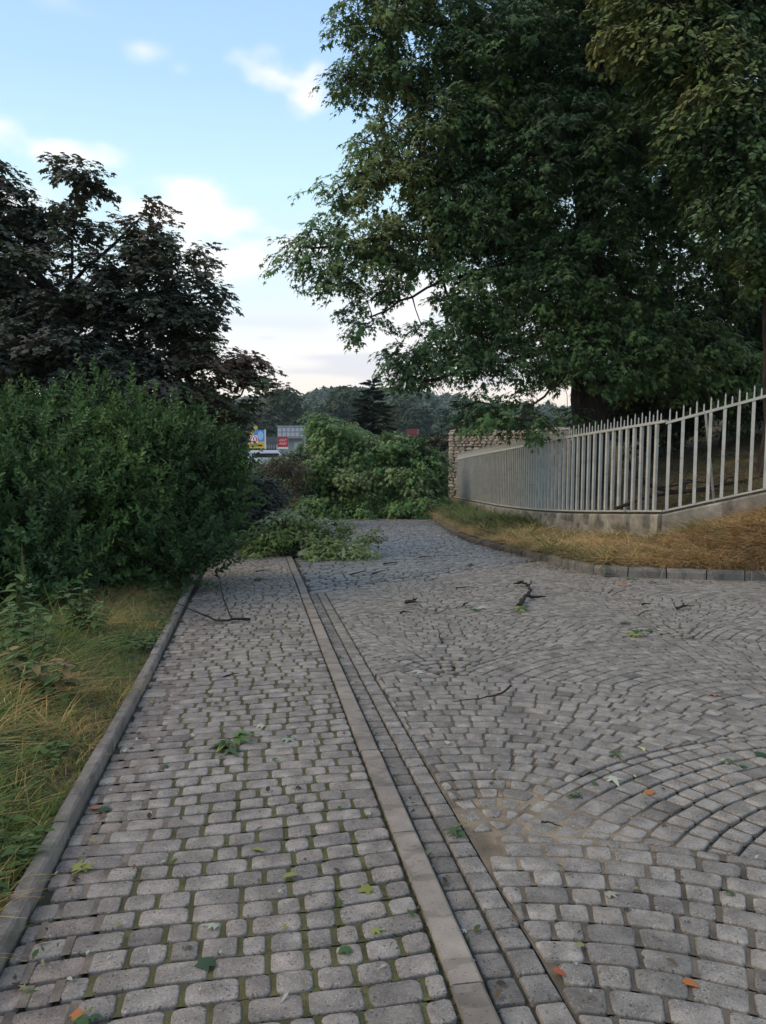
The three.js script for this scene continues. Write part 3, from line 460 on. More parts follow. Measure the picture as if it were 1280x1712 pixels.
// grows a skeleton through points scattered in ellipsoids and hangs sprigs on it
function plant(o) {
  const rnd = rngOf(o.seed), g = o.lying ?? thing(o.name, o.label, o.category, o.at, o.group), O = V(...o.at), N = [];   // nodes {p, parent, count}
  const add = (p, parent) => { N.push({ p, parent, c: 0 }); return N.length - 1; };
  let base = -1; const trunk = o.trunk.map((q) => v3(q).sub(O));
  const seg = (a, b, parent, stepLen, wob) => { const n = Math.max(1, Math.round(a.distanceTo(b) / stepLen)); let last = parent; for (let k = 1; k <= n; k++) { const p = V().lerpVectors(a, b, k / n); if (k < n) p.add(V((rnd() - 0.5) * wob, (rnd() - 0.5) * wob, (rnd() - 0.5) * wob)); last = add(p, last); } return last; };
  base = add(trunk[0].clone(), -1); let last = base; for (let k = 1; k < trunk.length; k++) last = seg(trunk[k - 1], trunk[k], last, 0.4, 0.05);
  const first = N.length;
  for (const l of o.limbs ?? []) { const pts = l.map((q) => v3(q).sub(O)); let bi = 0, bd = 1e9; for (let k = 0; k < first; k++) { const q = N[k].p.distanceToSquared(pts[0]); if (q < bd) { bd = q; bi = k; } } let li = bi; for (let k = 1; k < pts.length; k++) li = seg(k === 1 ? N[bi].p : pts[k - 1], pts[k], li, 0.4, 0.1); }
  const att = [];
  for (const [c, r, dens = 1] of o.ells) { const vol = r[0] * r[1] * r[2] * 4.19, n = Math.max(2, Math.round(dens * o.density * vol ** 0.8)); for (let k = 0; k < n; k++) { const u = rnd() * 2 - 1, t = rnd() * 6.283, q = Math.sqrt(1 - u * u), rr = rnd() ** 0.26, e = [q * Math.cos(t), u, q * Math.sin(t)]; const p = V(c[0] + e[0] * r[0] * rr, c[1] + e[1] * r[1] * rr, c[2] + e[2] * r[2] * rr).sub(O); if (o.reject && vol > 0.45 && o.reject(p.clone().add(O))) continue; att.push({ p, d: 0 }); } }
  for (const a of att) { a.d = 1e9; for (let k = 0; k < N.length; k++) a.d = Math.min(a.d, N[k].p.distanceToSquared(a.p)); }
  att.sort((a, b) => a.d - b.d);
  for (const a of att) {
    let bi = 0, bd = 1e9; for (let k = 0; k < N.length; k++) { const q = N[k].p.distanceToSquared(a.p); if (q < bd) { bd = q; bi = k; } }
    const from = N[bi].p, dist = Math.sqrt(bd); let li = bi; const n = Math.max(1, Math.min(5, Math.ceil(dist / 0.35))), sag = (o.arch ?? 0.12) * dist;
    for (let k = 1; k <= n; k++) { const t = k / n, p = V().lerpVectors(from, a.p, t); p.y += Math.sin(t * Math.PI) * sag * (rnd() * 0.8 + 0.3); if (k < n) p.add(V((rnd() - 0.5) * 0.12 * dist, 0, (rnd() - 0.5) * 0.12 * dist)); li = add(p, li); }
    a.dir = V().subVectors(a.p, N[N[li].parent].p).normalize(); N[li].tip = true; a.node = li;
  }
  for (let k = N.length - 1; k > 0; k--) { N[k].c += N[k].tip ? 1 : 0; if (!N[k].c) N[k].c = 0.3; if (N[k].parent >= 0) N[N[k].parent].c += N[k].c; }
  const r0 = o.trunkR / Math.sqrt(Math.max(1, N[0].c)), rad = (k) => Math.max(o.minR ?? 0.005, r0 * Math.sqrt(N[k].c));
  // trunk and branches
  const tp = [], tr = []; for (let k = 0; k < first; k++) { tp.push(N[k].p); tr.push(Math.max(rad(k), o.trunkR * (1 - 0.75 * k / first)) * (k === 0 ? 1.35 : k === 1 ? 1.12 : 1)); }
  mesh('trunk', tube(tp, tr, 12, 0.22), o.bark ?? mat.bark, g);
  const br = []; for (let k = first; k < N.length; k++) { const pa = N[k].parent, r1 = rad(k), r2 = Math.min(rad(pa), r1 * 1.6); if (r1 <= (o.skipR ?? 0)) continue; br.push(tube([N[pa].p, N[k].p], [r2, r1], r1 > 0.04 ? 7 : 4)); }
  if (br.length) mesh('branches', mergeGeometries(br.map((b) => { b.deleteAttribute('normal'); b.computeVertexNormals(); return b; })), o.bark ?? mat.bark, g).userData.kind = 'stuff';
  // sprigs
  const lists = o.sprigs.map(() => []), X = V(), Y = V(), Z = V();
  for (const a of att) {
    const world = a.p.clone().add(O), n = Math.round(o.per * (0.7 + rnd() * 0.6));
    for (let k = 0; k < n; k++) {
      const sp = o.spread, at = a.p.clone().add(V((rnd() - 0.5) * sp, (rnd() - 0.5) * sp * 0.8, (rnd() - 0.5) * sp));
      if (o.floor !== undefined && at.y + O.y < o.floor(at.x + O.x, at.z + O.z)) continue;
      if (o.up) X.copy(a.dir).multiplyScalar(0.5).add(V((rnd() - 0.5) * 1.1, o.up * (0.5 + rnd()), (rnd() - 0.5) * 1.1)).normalize();
      else { const yaw = Math.atan2(-a.dir.z, a.dir.x) + (rnd() - 0.5) * 3.4, pit = (o.pitch ?? -0.25) + (rnd() - 0.5) * 0.9; X.set(Math.cos(yaw) * Math.cos(pit), Math.sin(pit), -Math.sin(yaw) * Math.cos(pit)); }
      Y.set((rnd() - 0.5) * 0.5, 1, (rnd() - 0.5) * 0.5); if (o.up) Y.set(rnd() - 0.5, 0.2, rnd() - 0.5); Z.crossVectors(X, Y).normalize(); Y.crossVectors(Z, X);
      const s = o.scale * (0.75 + rnd() * 0.5), m = new THREE.Matrix4().makeBasis(X.clone().multiplyScalar(s), Y.clone().multiplyScalar(s), Z.clone().multiplyScalar(s)).setPosition(at);
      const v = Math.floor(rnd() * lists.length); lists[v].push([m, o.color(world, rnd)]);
    }
  }
  lists.forEach((l, v) => { if (!l.length) return; const im = new THREE.InstancedMesh(o.sprigs[v], leafMat, l.length); im.name = 'crown'; im.userData.kind = 'stuff'; l.forEach(([m, c], k) => { im.setMatrixAt(k, m); im.setColorAt(k, c); }); im.castShadow = im.receiveShadow = true; g.add(im); });
  return g;
}
const rS = rngOf(301);
const SP = {
  silver: [0, 1, 2, 3].map(() => sprigBroad(rS, 'silver', 0.42, 11, 0.13, 0.75)),
  purple: [0, 1, 2].map(() => sprigBroad(rS, 'maple', 0.36, 10, 0.12, 0.45)),
  linden: [0, 1, 2].map(() => sprigBroad(rS, 'heart', 0.38, 11, 0.09, 0.6)),
  shoot: [0, 1, 2, 3].map(() => sprigShoot(rS, 'oval', 0.34 + rS() * 0.1, 17, 0.074)),
  small: [0, 1].map(() => sprigBroad(rS, 'oval', 0.3, 12, 0.07, 0.4)),
  far: [0, 1].map(() => sprigBroad(rS, 'oval', 1.0, 12, 0.5, 0.5)),
  needle: [0, 1].map(() => { const a = new Acc(); a.stem([V(0, 0, 0), V(0.5, -0.02, 0), V(1, -0.1, 0)], 0.02, 0.006, [0.6, 0.45, 0.35]); for (let k = 0; k < 70; k++) { const t = k / 70, s = k % 2 ? 1 : -1; a.leaf('narrow', V(t, -0.06 * t, 0), V(0.7, -0.15 + rS() * 0.3, s * (0.9 - 0.4 * t)), V(0, 1, (rS() - 0.5)), 0.42 * (1 - 0.4 * t), [0.8 + rS() * 0.4, 0.8 + rS() * 0.4, 0.9]); } return a.build(); }),
};
const tone = (list, k, seed) => (p, rnd) => { const n = fbm3(p.x * k + 50, p.y * k + 50, p.z * k + 50, 3, seed), u = clamp((n - 0.3) * 2.4 + (rnd() - 0.5) * 0.55) * (list.length - 1), i = Math.min(list.length - 2, Math.floor(u)), t = u - i, b = 0.85 + rnd() * 0.3; return lin(...list[i].map((c, q) => lerp(c, list[i + 1][q], t) * b)); };

// the tall silver maple behind the fence
{
  const bx = [4.89, 1.94, -18.20], by = onBank(bx[0], bx[2]) - 0.15;
  plant({
    name: 'maple_tree', label: 'huge dark green maple overhanging the street from behind the fence', category: 'tree', seed: 401, at: [bx[0], by, bx[2]],
    trunk: [[bx[0], by, bx[2]], [4.84, 2.77, -18.20], [4.72, 4.42, -18.20], [4.77, 6.33, -18.30], [4.59, 8.75, -18.40], [4.70, 10.88, -18.50], [4.69, 13.94, -18.50]], trunkR: 0.4,
    limbs: [[[4.70, 4.96, -18.20], [3.23, 5.68, -17.80], [1.58, 5.90, -17.40], [0, 5.74, -17.00], [-1.53, 5.50, -16.80]], [[4.67, 7.40, -18.30], [2.95, 8.47, -18.00], [1.57, 8.94, -17.60], [0, 9.01, -17.20], [-0.756, 9.04, -17.00]], [[4.75, 5.77, -18.20], [5.96, 6.91, -18.00], [7.27, 7.95, -18.00]], [[4.66, 7.93, -18.30], [3.20, 10.00, -18.00], [1.30, 10.43, -17.60], [-0.254, 10.63, -17.30]], [[4.79, 3.87, -18.20], [3.47, 3.37, -17.40], [2.09, 3.07, -17.00], [0.775, 2.67, -16.80]], [[4.78, 4.15, -18.20], [6.05, 3.85, -18.00], [7.44, 3.71, -18.00]], [[4.81, 3.33, -18.20], [3.66, 2.56, -17.00], [2.78, 1.88, -16.00]], [[4.66, 8.75, -18.40], [6.31, 10.68, -18.60], [7.70, 12.60, -18.80]], [[2.96, 5.94, -17.80], [1.31, 4.90, -17.20], [-0.256, 4.07, -16.80]], [[3.10, 7.95, -18.00], [1.30, 7.23, -17.40], [-0.511, 6.85, -17.00]]],
    ells: [
      [[4.39, 6.58, -16.90], [1.2, 1.3, 0.7], 1.3], [[4.45, 4.86, -17.00], [0.9, 0.5, 0.6], 1.2], [[5.00, 10.77, -18.80], [3.4, 2.8, 2.6]], [[4.42, 7.43, -18.40], [2.9, 2.2, 2.4]], [[6.33, 6.14, -18.60], [2.1, 2.0, 2.0]], [[2.54, 9.24, -18.00], [2.1, 2.0, 2.0]], [[0.779, 10.18, -17.60], [1.3, 1.1, 1.3]], [[1.24, 8.02, -17.50], [1.2, 1.0, 1.2]], [[0, 9.13, -17.20], [0.75, 0.42, 0.7], 1.2], [[-0.635, 8.85, -17.10], [0.5, 0.25, 0.4], 1.3], [[-0.51, 10.39, -17.30], [0.45, 0.7, 0.5]], [[0.26, 7.14, -17.30], [1.0, 0.5, 0.9]], [[0, 7.85, -17.20], [0.6, 0.25, 0.5]],
      [[-0.894, 6.79, -17.00], [0.6, 0.22, 0.5], 1.3], [[0.784, 5.94, -17.30], [1.2, 0.75, 1.1]], [[-0.707, 5.74, -17.00], [0.9, 0.38, 0.7], 1.2], [[-1.78, 5.44, -16.80], [0.5, 0.22, 0.4], 1.4], [[-0.957, 4.88, -16.80], [0.55, 0.35, 0.45], 1.2], [[-0.512, 4.13, -16.80], [0.35, 0.45, 0.4], 1.2], [[0.129, 4.98, -17.00], [0.5, 0.45, 0.5]], [[2.00, 6.43, -17.70], [1.3, 1.0, 1.2]], [[2.13, 4.57, -17.50], [1.0, 0.8, 1.0]], [[0.975, 3.71, -17.00], [0.45, 0.35, 0.4], 1.2], [[0.648, 3.04, -16.90], [0.6, 0.35, 0.5], 1.9], [[1.31, 2.56, -17.00], [0.75, 0.3, 0.5], 1.9], [[2.07, 2.03, -16.80], [0.6, 0.25, 0.5], 1.6],
      [[1.78, 3.09, -17.20], [0.8, 0.6, 0.7], 1.4], [[2.94, 3.11, -17.40], [1.1, 0.9, 1.0]], [[3.61, 4.90, -17.90], [1.4, 1.3, 1.3]], [[4.94, 3.24, -17.40], [1.5, 0.8, 1.0]], [[6.55, 3.42, -17.80], [1.4, 0.9, 1.0], 1.2], [[7.95, 3.03, -18.00], [1.0, 0.6, 0.9], 1.2], [[2.83, 1.95, -16.20], [0.6, 0.4, 0.5], 1.3], [[3.75, 2.29, -16.80], [0.9, 0.5, 0.7]], [[5.19, 4.37, -17.90], [1.4, 1.0, 1.2]], [[7.63, 5.04, -18.60], [1.1, 0.9, 1.2], 0.8], [[4.23, 14.14, -18.80], [4, 2.6, 3.2], 0.5], [[7.81, 11.93, -19.00], [2.8, 2.6, 2.6], 0.7], [[10.12, 7.63, -19.00], [2.0, 3, 2.4], 0.4], [[1.05, 12.13, -18.00], [1.8, 1.2, 1.6], 0.6]],
    density: 22, per: 5.4, spread: 0.58, scale: 1, pitch: -0.35, arch: 0.08, reject: (p) => fbm3(p.x * 0.8 + 9, p.y * 0.8 + 9, p.z * 0.8 + 9, 2, 81) < 0.39, sprigs: SP.silver, color: tone([[0.056, 0.12, 0.04], [0.075, 0.155, 0.046], [0.105, 0.19, 0.054], [0.16, 0.2, 0.055]], 0.5, 5),
  });
}
// the linden whose boughs hang in at the top right
{
  const bx = [7.44, 1.95, -14.60], by = onBank(bx[0], bx[2]) - 0.2;
  plant({
    name: 'linden_tree', label: 'yellowing linden with heart shaped leaves hanging in at the upper right corner', category: 'tree', seed: 402, at: [bx[0], by, bx[2]],
    trunk: [[bx[0], by, bx[2]], [7.31, 4.59, -14.60], [7.02, 7.25, -14.60], [6.97, 10.37, -14.70], [6.99, 13.41, -14.80]], trunkR: 0.24,
    limbs: [[[7.04, 6.72, -14.60], [6.26, 7.84, -14.30], [5.17, 8.39, -14.00]], [[7.00, 8.69, -14.60], [5.87, 9.54, -14.30], [4.60, 9.85, -14.00]], [[7.14, 5.88, -14.60], [6.41, 6.00, -14.00], [5.76, 5.80, -13.70]]],
    ells: [[[5.61, 7.70, -14.00], [0.9, 1.1, 1.0]], [[4.92, 8.79, -14.20], [1.0, 0.8, 0.9]], [[6.33, 6.51, -14.00], [0.7, 1.0, 0.9]], [[6.08, 5.38, -13.80], [0.5, 0.4, 0.5], 1.2], [[5.81, 6.67, -13.90], [0.5, 0.5, 0.5]], [[5.29, 10.07, -14.20], [1.6, 1.0, 1.3], 0.7], [[7.37, 9.91, -14.60], [1.4, 1.0, 1.4], 0.7], [[7.71, 7.45, -14.60], [0.9, 1.6, 1.2]], [[7.04, 4.84, -14.30], [0.5, 0.5, 0.5]], [[7.79, 4.84, -14.30], [0.8, 0.8, 0.8]]],
    density: 30, per: 8, spread: 0.55, scale: 1, pitch: -0.5, sprigs: SP.linden, color: tone([[0.062, 0.12, 0.036], [0.085, 0.15, 0.04], [0.12, 0.175, 0.044], [0.19, 0.2, 0.05]], 0.8, 15),
  });
}
// shadowy shrubs under the maple
for (const [k, px] of [[0, [7.10, 2.63, -20.50]], [1, [8.55, 2.72, -19.50]], [2, [10.08, 2.83, -19.00]]]) {
  const by = onBank(px[0], px[2]) - 0.05;
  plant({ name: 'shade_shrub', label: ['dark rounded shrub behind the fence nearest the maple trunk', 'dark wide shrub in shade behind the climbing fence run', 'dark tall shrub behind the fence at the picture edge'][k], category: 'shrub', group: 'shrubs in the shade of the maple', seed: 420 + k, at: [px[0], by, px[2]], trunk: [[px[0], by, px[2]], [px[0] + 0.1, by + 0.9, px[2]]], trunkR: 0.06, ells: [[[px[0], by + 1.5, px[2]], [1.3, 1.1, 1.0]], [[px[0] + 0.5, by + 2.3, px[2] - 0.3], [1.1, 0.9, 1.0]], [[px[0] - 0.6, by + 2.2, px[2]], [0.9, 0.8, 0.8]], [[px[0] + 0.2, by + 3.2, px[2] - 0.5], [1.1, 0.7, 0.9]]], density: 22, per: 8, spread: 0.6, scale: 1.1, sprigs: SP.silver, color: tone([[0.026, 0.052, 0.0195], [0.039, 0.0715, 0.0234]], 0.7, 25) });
}
// the purple maple on the left
{
  const b = P(-5.9, 14.3, -0.1);
  plant({
    name: 'purple_maple', label: 'dark purple leaved maple rising behind the green shrub', category: 'tree', seed: 403, at: [b.x, b.y, b.z],
    trunk: [[b.x, b.y, b.z], [b.x + 0.1, b.y + 1.8, b.z], [-5.76, 3.13, -14.20], [-5.62, 4.17, -14.10]], trunkR: 0.2,
    limbs: [[[-5.82, 2.91, -14.20], [-4.70, 3.73, -14.00], [-3.62, 4.26, -14.00]], [[-5.84, 2.48, -14.20], [-4.30, 2.68, -14.00], [-2.94, 2.81, -14.20]], [[-5.74, 3.77, -14.20], [-6.57, 4.77, -14.00], [-6.94, 5.80, -14.00]], [[-5.63, 4.17, -14.10], [-4.66, 4.98, -14.00], [-4.14, 5.41, -13.90]], [[-5.62, 4.17, -14.10], [-5.50, 4.98, -14.00], [-5.39, 5.70, -14.00]]],
    ells: [[[-5.61, 6.25, -14.00], [0.16, 0.16, 0.16], 2.2], [[-5.31, 5.90, -14.00], [0.28, 0.25, 0.25], 1.7], [[-5.64, 5.16, -14.10], [0.65, 0.5, 0.6]], [[-6.62, 6.00, -14.00], [0.2, 0.25, 0.2], 1.8], [[-6.81, 5.39, -14.00], [0.55, 0.55, 0.6]], [[-5.94, 4.19, -14.20], [1.55, 0.8, 1.3]], [[-4.03, 5.46, -13.90], [0.12, 0.18, 0.14], 2.4], [[-4.39, 4.93, -14.00], [0.5, 0.35, 0.5]], [[-3.98, 4.57, -14.00], [0.5, 0.3, 0.5]], [[-3.32, 4.70, -13.90], [0.2, 0.12, 0.2], 2], [[-3.62, 4.15, -14.00], [0.55, 0.4, 0.6]], [[-3.04, 3.89, -14.00], [0.18, 0.16, 0.2], 2], [[-3.42, 3.63, -14.00], [0.35, 0.25, 0.4], 1.3], [[-4.34, 3.34, -14.20], [1.0, 0.7, 1.0]], [[-3.37, 2.91, -14.20], [0.8, 0.35, 0.7]], [[-2.61, 2.81, -14.20], [0.35, 0.2, 0.3], 1.5], [[-2.35, 2.54, -14.20], [0.22, 0.16, 0.2], 1.8], [[-2.97, 2.38, -14.30], [0.6, 0.35, 0.5]], [[-2.79, 1.95, -14.60], [0.32, 0.14, 0.4], 1.2], [[-6.31, 2.91, -14.20], [1.9, 1.0, 1.6]], [[-4.70, 2.27, -14.20], [1.5, 0.8, 1.3]], [[-8.26, 4.21, -14.30], [1.4, 1.6, 1.4]], [[-8.36, 2.49, -14.30], [1.4, 1.1, 1.4]]],
    density: 33, per: 6.4, spread: 0.4, scale: 0.9, pitch: -0.1, arch: 0.06, reject: (p) => fbm3(p.x * 1.5 + 9, p.y * 1.5 + 9, p.z * 1.5 + 9, 2, 83) < 0.36, sprigs: SP.purple, color: tone([[0.066, 0.092, 0.055], [0.095, 0.09, 0.066], [0.078, 0.12, 0.05], [0.15, 0.092, 0.06]], 0.75, 35),
  });
}
// dark low shrubs where the pavement meets the fallen crown
{
  const a = P(-3.25, 16.2, -0.05), b = P(-3.0, 21.5, -0.05);
  plant({ name: 'purple_shrub', label: 'dark purplish shrub beside the far end of the pavement', category: 'shrub', seed: 431, at: [a.x, a.y, a.z], trunk: [[a.x, a.y, a.z], [a.x, a.y + 0.7, a.z]], trunkR: 0.06, ells: [[[-3.06, 0.256, -16.20], [0.6, 0.5, 0.8]], [[-2.59, 0.161, -15.80], [0.55, 0.45, 0.6]], [[-3.73, 0.893, -16.00], [0.6, 0.6, 0.7]], [[-2.91, -0.147, -15.20], [0.5, 0.35, 0.5]]], density: 44, per: 7, spread: 0.45, scale: 0.8, sprigs: SP.purple, color: tone([[0.035, 0.046, 0.03], [0.055, 0.062, 0.036]], 0.9, 36) });
  plant({ name: 'russet_shrub', label: 'brownish green shrub below the far billboards', category: 'shrub', seed: 432, at: [b.x, b.y, b.z], trunk: [[b.x, b.y, b.z], [b.x, b.y + 0.7, b.z]], trunkR: 0.05, ells: [[[-2.84, 0.368, -21.50], [0.75, 0.6, 0.7]], [[-3.04, -0.062, -20.50], [0.6, 0.5, 0.5]], [[-2.62, 0.776, -21.80], [0.4, 0.25, 0.4]]], density: 40, per: 8, spread: 0.5, scale: 0.9, sprigs: SP.small, color: tone([[0.06, 0.085, 0.03], [0.09, 0.1, 0.04], [0.11, 0.08, 0.045]], 1, 37) });
}
// undergrowth behind the big shrub
for (const [k, x, d, label] of [[0, -7.2, 17.5, 'dark thicket under the purple maple, nearest the street'], [1, -9.6, 17, 'dark thicket under the purple maple, middle one'], [2, -12, 16.5, 'dark thicket at the far left under the purple maple'], [3, -5.3, 18.5, 'dark thicket behind the purplish shrub']]) {
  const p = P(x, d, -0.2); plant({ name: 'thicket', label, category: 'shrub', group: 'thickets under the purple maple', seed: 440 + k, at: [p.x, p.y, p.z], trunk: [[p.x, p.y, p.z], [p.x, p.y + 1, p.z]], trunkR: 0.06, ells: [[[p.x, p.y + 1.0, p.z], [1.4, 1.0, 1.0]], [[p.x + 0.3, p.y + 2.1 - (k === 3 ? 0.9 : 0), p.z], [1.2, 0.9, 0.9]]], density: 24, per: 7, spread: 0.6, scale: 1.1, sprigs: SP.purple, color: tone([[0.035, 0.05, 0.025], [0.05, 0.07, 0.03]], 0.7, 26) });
}
// the big green shrub beside the pavement
{
  const b = P(-3.7, 9.6, -0.03), low = (x, z) => -S * -z + 0.02;
  plant({
    name: 'green_shrub', label: 'big bushy green shrub with upright shoots overhanging the pavement', category: 'shrub', seed: 404, at: [b.x, b.y, b.z], trunk: [[b.x, b.y, b.z], [b.x, b.y + 0.8, b.z]], trunkR: 0.07,
    limbs: [[[b.x, b.y + 0.3, b.z], [-2.54, 0.742, -9.60], [-2.20, 1.26, -9.80]], [[b.x, b.y + 0.3, b.z], [-2.85, 1.12, -9.40], [-2.76, 1.77, -9.40]], [[b.x, b.y + 0.4, b.z], [-4.17, 0.628, -9.20], [-4.41, 1.56, -9.20]], [[b.x, b.y + 0.3, b.z], [-3.73, 0.977, -9.40], [-3.77, 1.77, -9.40]], [[b.x, b.y + 0.2, b.z], [-5.35, 0.433, -9.00], [-5.51, 1.42, -9.00]]],
    ells: [[[-3.38, 0.551, -9.40], [1.2, 0.95, 1.0]], [[-4.07, 0.73, -9.00], [1.3, 1.05, 1.0]], [[-3.99, 0.472, -7.60], [0.8, 0.75, 0.7]], [[-3.59, 0.11, -7.60], [0.6, 0.45, 0.55], 1.2], [[-4.41, 0.497, -7.40], [0.8, 0.9, 0.7]], [[-2.57, 0.728, -10.00], [0.65, 0.7, 0.9]], [[-2.31, 0.394, -10.20], [0.4, 0.5, 0.7]], [[-3.89, 1.34, -9.30], [0.9, 0.3, 0.7], 1.4], [[-3.02, 1.25, -9.50], [0.8, 0.3, 0.7], 1.4], [[-2.48, 1.14, -10.00], [0.5, 0.33, 0.6], 1.3], [[-4.48, 1.27, -9.10], [0.6, 0.3, 0.6], 1.3], [[-3.18, 0.047, -9.20], [1.1, 0.4, 0.6]], [[-4.06, 0.022, -8.90], [1.0, 0.5, 0.7]], [[-5.40, 0.8, -9.00], [1.2, 1.2, 1.0]], [[-5.28, -0.223, -8.70], [1.2, 0.5, 0.7]], [[-2.56, 0.062, -9.60], [0.5, 0.35, 0.5]], [[-2.19, -0.153, -9.30], [0.22, 0.1, 0.2], 1.6], [[-2.06, 0.862, -10.40], [0.2, 0.3, 0.4]], ...[[-4.35, 1.69, -9.30], [-4.08, 1.71, -9.10], [-3.93, 1.82, -9.40], [-3.66, 1.70, -9.20], [-3.48, 1.79, -9.50], [-2.94, 1.77, -9.60], [-3.09, 1.56, -9.20], [-2.72, 1.59, -9.30], [-2.58, 1.55, -9.80], [-2.29, 1.40, -10.00], [-2.10, 1.21, -10.20], [-4.55, 1.66, -9.20]].map((c) => [c, [0.07, 0.16, 0.07], 5])],
    density: 40, per: 8, spread: 0.34, scale: 0.95, up: 0.6, arch: 0.1, floor: low, reject: (p) => fbm3(p.x * 1.7 + 9, p.y * 1.7 + 9, p.z * 1.7 + 9, 2, 77) < 0.38, sprigs: SP.shoot, color: tone([[0.038, 0.09, 0.028], [0.058, 0.13, 0.036], [0.1, 0.19, 0.048]], 0.9, 45),
  });
}
// the storm-felled crown across the street
{
  const b = P(-0.4, 28, 0.15), low = (x, z) => -S * -z + 0.06;
  plant({
    name: 'fallen_tree', label: 'storm felled tree with bright green crown lying across the street', category: 'fallen tree', seed: 405, at: [b.x, b.y, b.z],
    trunk: [[1.9, b.y + 0.3, b.z - 0.9], [1.5, b.y + 0.5, b.z - 0.6], [0.5, b.y + 0.7, b.z + 0.1], [-1.2, b.y + 1.0, b.z + 0.4], [-2.6, b.y + 1.3, b.z + 0.5]], trunkR: 0.2,
    limbs: [[[0.6, b.y + 0.7, b.z], [-0.85, 0.921, -27.40], [-1.71, 1.87, -27.60]], [[-0.8, b.y + 0.9, b.z], [-2.07, 0.111, -26.60], [-2.89, 0.936, -26.60]], [[1.6, b.y + 0.6, b.z - 0.4], [1.25, 0.309, -26.80], [1.67, 1.35, -27.00]]],
    ells: [[[-0.84, 0.091, -27.00], [1.5, 1.1, 1.2]], [[-2.11, 0.714, -27.20], [0.9, 0.9, 1.0]], [[0.84, 0.091, -27.00], [1.1, 1.0, 1.1]], [[-1.71, 1.66, -27.60], [0.8, 0.38, 0.7], 1.3], [[-2.24, 2.09, -27.60], [0.3, 0.25, 0.3], 1.5], [[0, 1.34, -27.60], [1.0, 0.35, 0.8], 1.2], [[1.28, 1.13, -27.60], [0.6, 0.4, 0.7], 1.2], [[-3.00, 0.318, -26.60], [0.5, 0.7, 0.6]], [[1.64, 0.196, -27.00], [0.3, 0.75, 0.6], 1.2], [[-0.799, -0.838, -25.60], [1.8, 0.3, 0.5], 1.2], [[1.20, -0.807, -25.70], [1.0, 0.3, 0.5], 1.2], [[-2.39, -0.829, -25.50], [0.6, 0.35, 0.5], 1.2]],
    density: 38, per: 6.5, spread: 0.5, scale: 1.2, pitch: -0.5, floor: low, reject: (p) => fbm3(p.x * 1.3 + 9, p.y * 1.3 + 9, p.z * 1.3 + 9, 2, 79) < 0.4, sprigs: SP.silver, color: tone([[0.065, 0.15, 0.042], [0.105, 0.215, 0.056], [0.16, 0.27, 0.078], [0.26, 0.33, 0.15]], 0.9, 55),
  });
}
// the torn-off bough lying at the end of the kerb
{
  const b = P(-1.35, 13.6, 0.05), low = (x, z) => -S * -z + 0.015;
  plant({
    name: 'fallen_bough', label: 'leafy torn off bough lying over the end of the kerb', category: 'branch', seed: 406, at: [b.x, b.y, b.z],
    trunk: [[-1.46, -0.038, -14.60], [-1.30, -0.154, -14.40], [-1.17, -0.299, -14.20], [-1.04, -0.471, -13.90], [-1.28, -0.537, -13.60]], trunkR: 0.045, minR: 0.004,
    limbs: [[[-1.04, -0.471, -13.90], [-0.537, -0.476, -13.70], [-0.238, -0.381, -13.80], [0, -0.427, -13.90]], [[-1.28, -0.537, -13.60], [-1.84, -0.381, -13.80], [-2.23, -0.284, -13.90]], [[-1.46, -0.038, -14.60], [-1.69, 0.05, -14.40], [-1.80, 0.14, -14.40]]],
    ells: [[[-1.96, -0.317, -13.90], [0.45, 0.28, 0.4], 1.2], [[-1.04, -0.186, -14.00], [0.3, 0.18, 0.25], 1.4], [[-2.12, -0.555, -13.50], [0.3, 0.06, 0.25], 1.6], [[-1.78, -0.042, -14.20], [0.22, 0.16, 0.25], 1.6], [[-1.46, -0.326, -13.80], [0.3, 0.18, 0.3], 1.3], [[-1.05, -0.487, -13.40], [0.4, 0.12, 0.3], 1.5], [[-0.98, -0.284, -13.90], [0.2, 0.14, 0.2], 1.6], [[-0.526, -0.54, -13.40], [0.32, 0.12, 0.25], 1.7], [[-0.27, -0.272, -13.80], [0.16, 0.12, 0.15], 1.8], [[-1.54, 0.053, -14.60], [0.12, 0.08, 0.12], 2]],
    density: 74, per: 7, spread: 0.27, scale: 0.72, pitch: -0.15, floor: low, sprigs: SP.silver, bark: mat.twig, color: tone([[0.075, 0.13, 0.028], [0.11, 0.18, 0.034], [0.15, 0.22, 0.045], [0.25, 0.31, 0.15]], 2.2, 65),
  });
}
// ---------------------------------------------------------------- grass
function tuft(rnd, n, h, w, lean) {
  const a = new Acc();
  for (let k = 0; k < n; k++) {
    const t = rnd() * 6.283, hh = h * (0.55 + rnd() * 0.7), L = lean * (0.4 + rnd()), bx = (rnd() - 0.5) * 0.08, bz = (rnd() - 0.5) * 0.08, cx = Math.cos(t), cz = Math.sin(t), sx = -cz * w, sz = cx * w, v = 0.75 + rnd() * 0.5, o = a.p.length / 3, segs = 4;
    for (let s = 0; s <= segs; s++) { const u = s / segs, r = L * hh * u * u, y = hh * (u - 0.35 * Math.min(1, L) * u * u), ww = 1 - u * 0.85; a.p.push(bx + cx * r + sx * ww, y, bz + cz * r + sz * ww, bx + cx * r - sx * ww, y, bz + cz * r - sz * ww); for (let q = 0; q < 2; q++) a.c.push(v * (1 + 0.15 * rnd()), v, v * 0.9); if (s) { const b = o + (s - 1) * 2; a.i.push(b, b + 1, b + 2, b + 1, b + 3, b + 2); } }
  }
  return a.build();
}
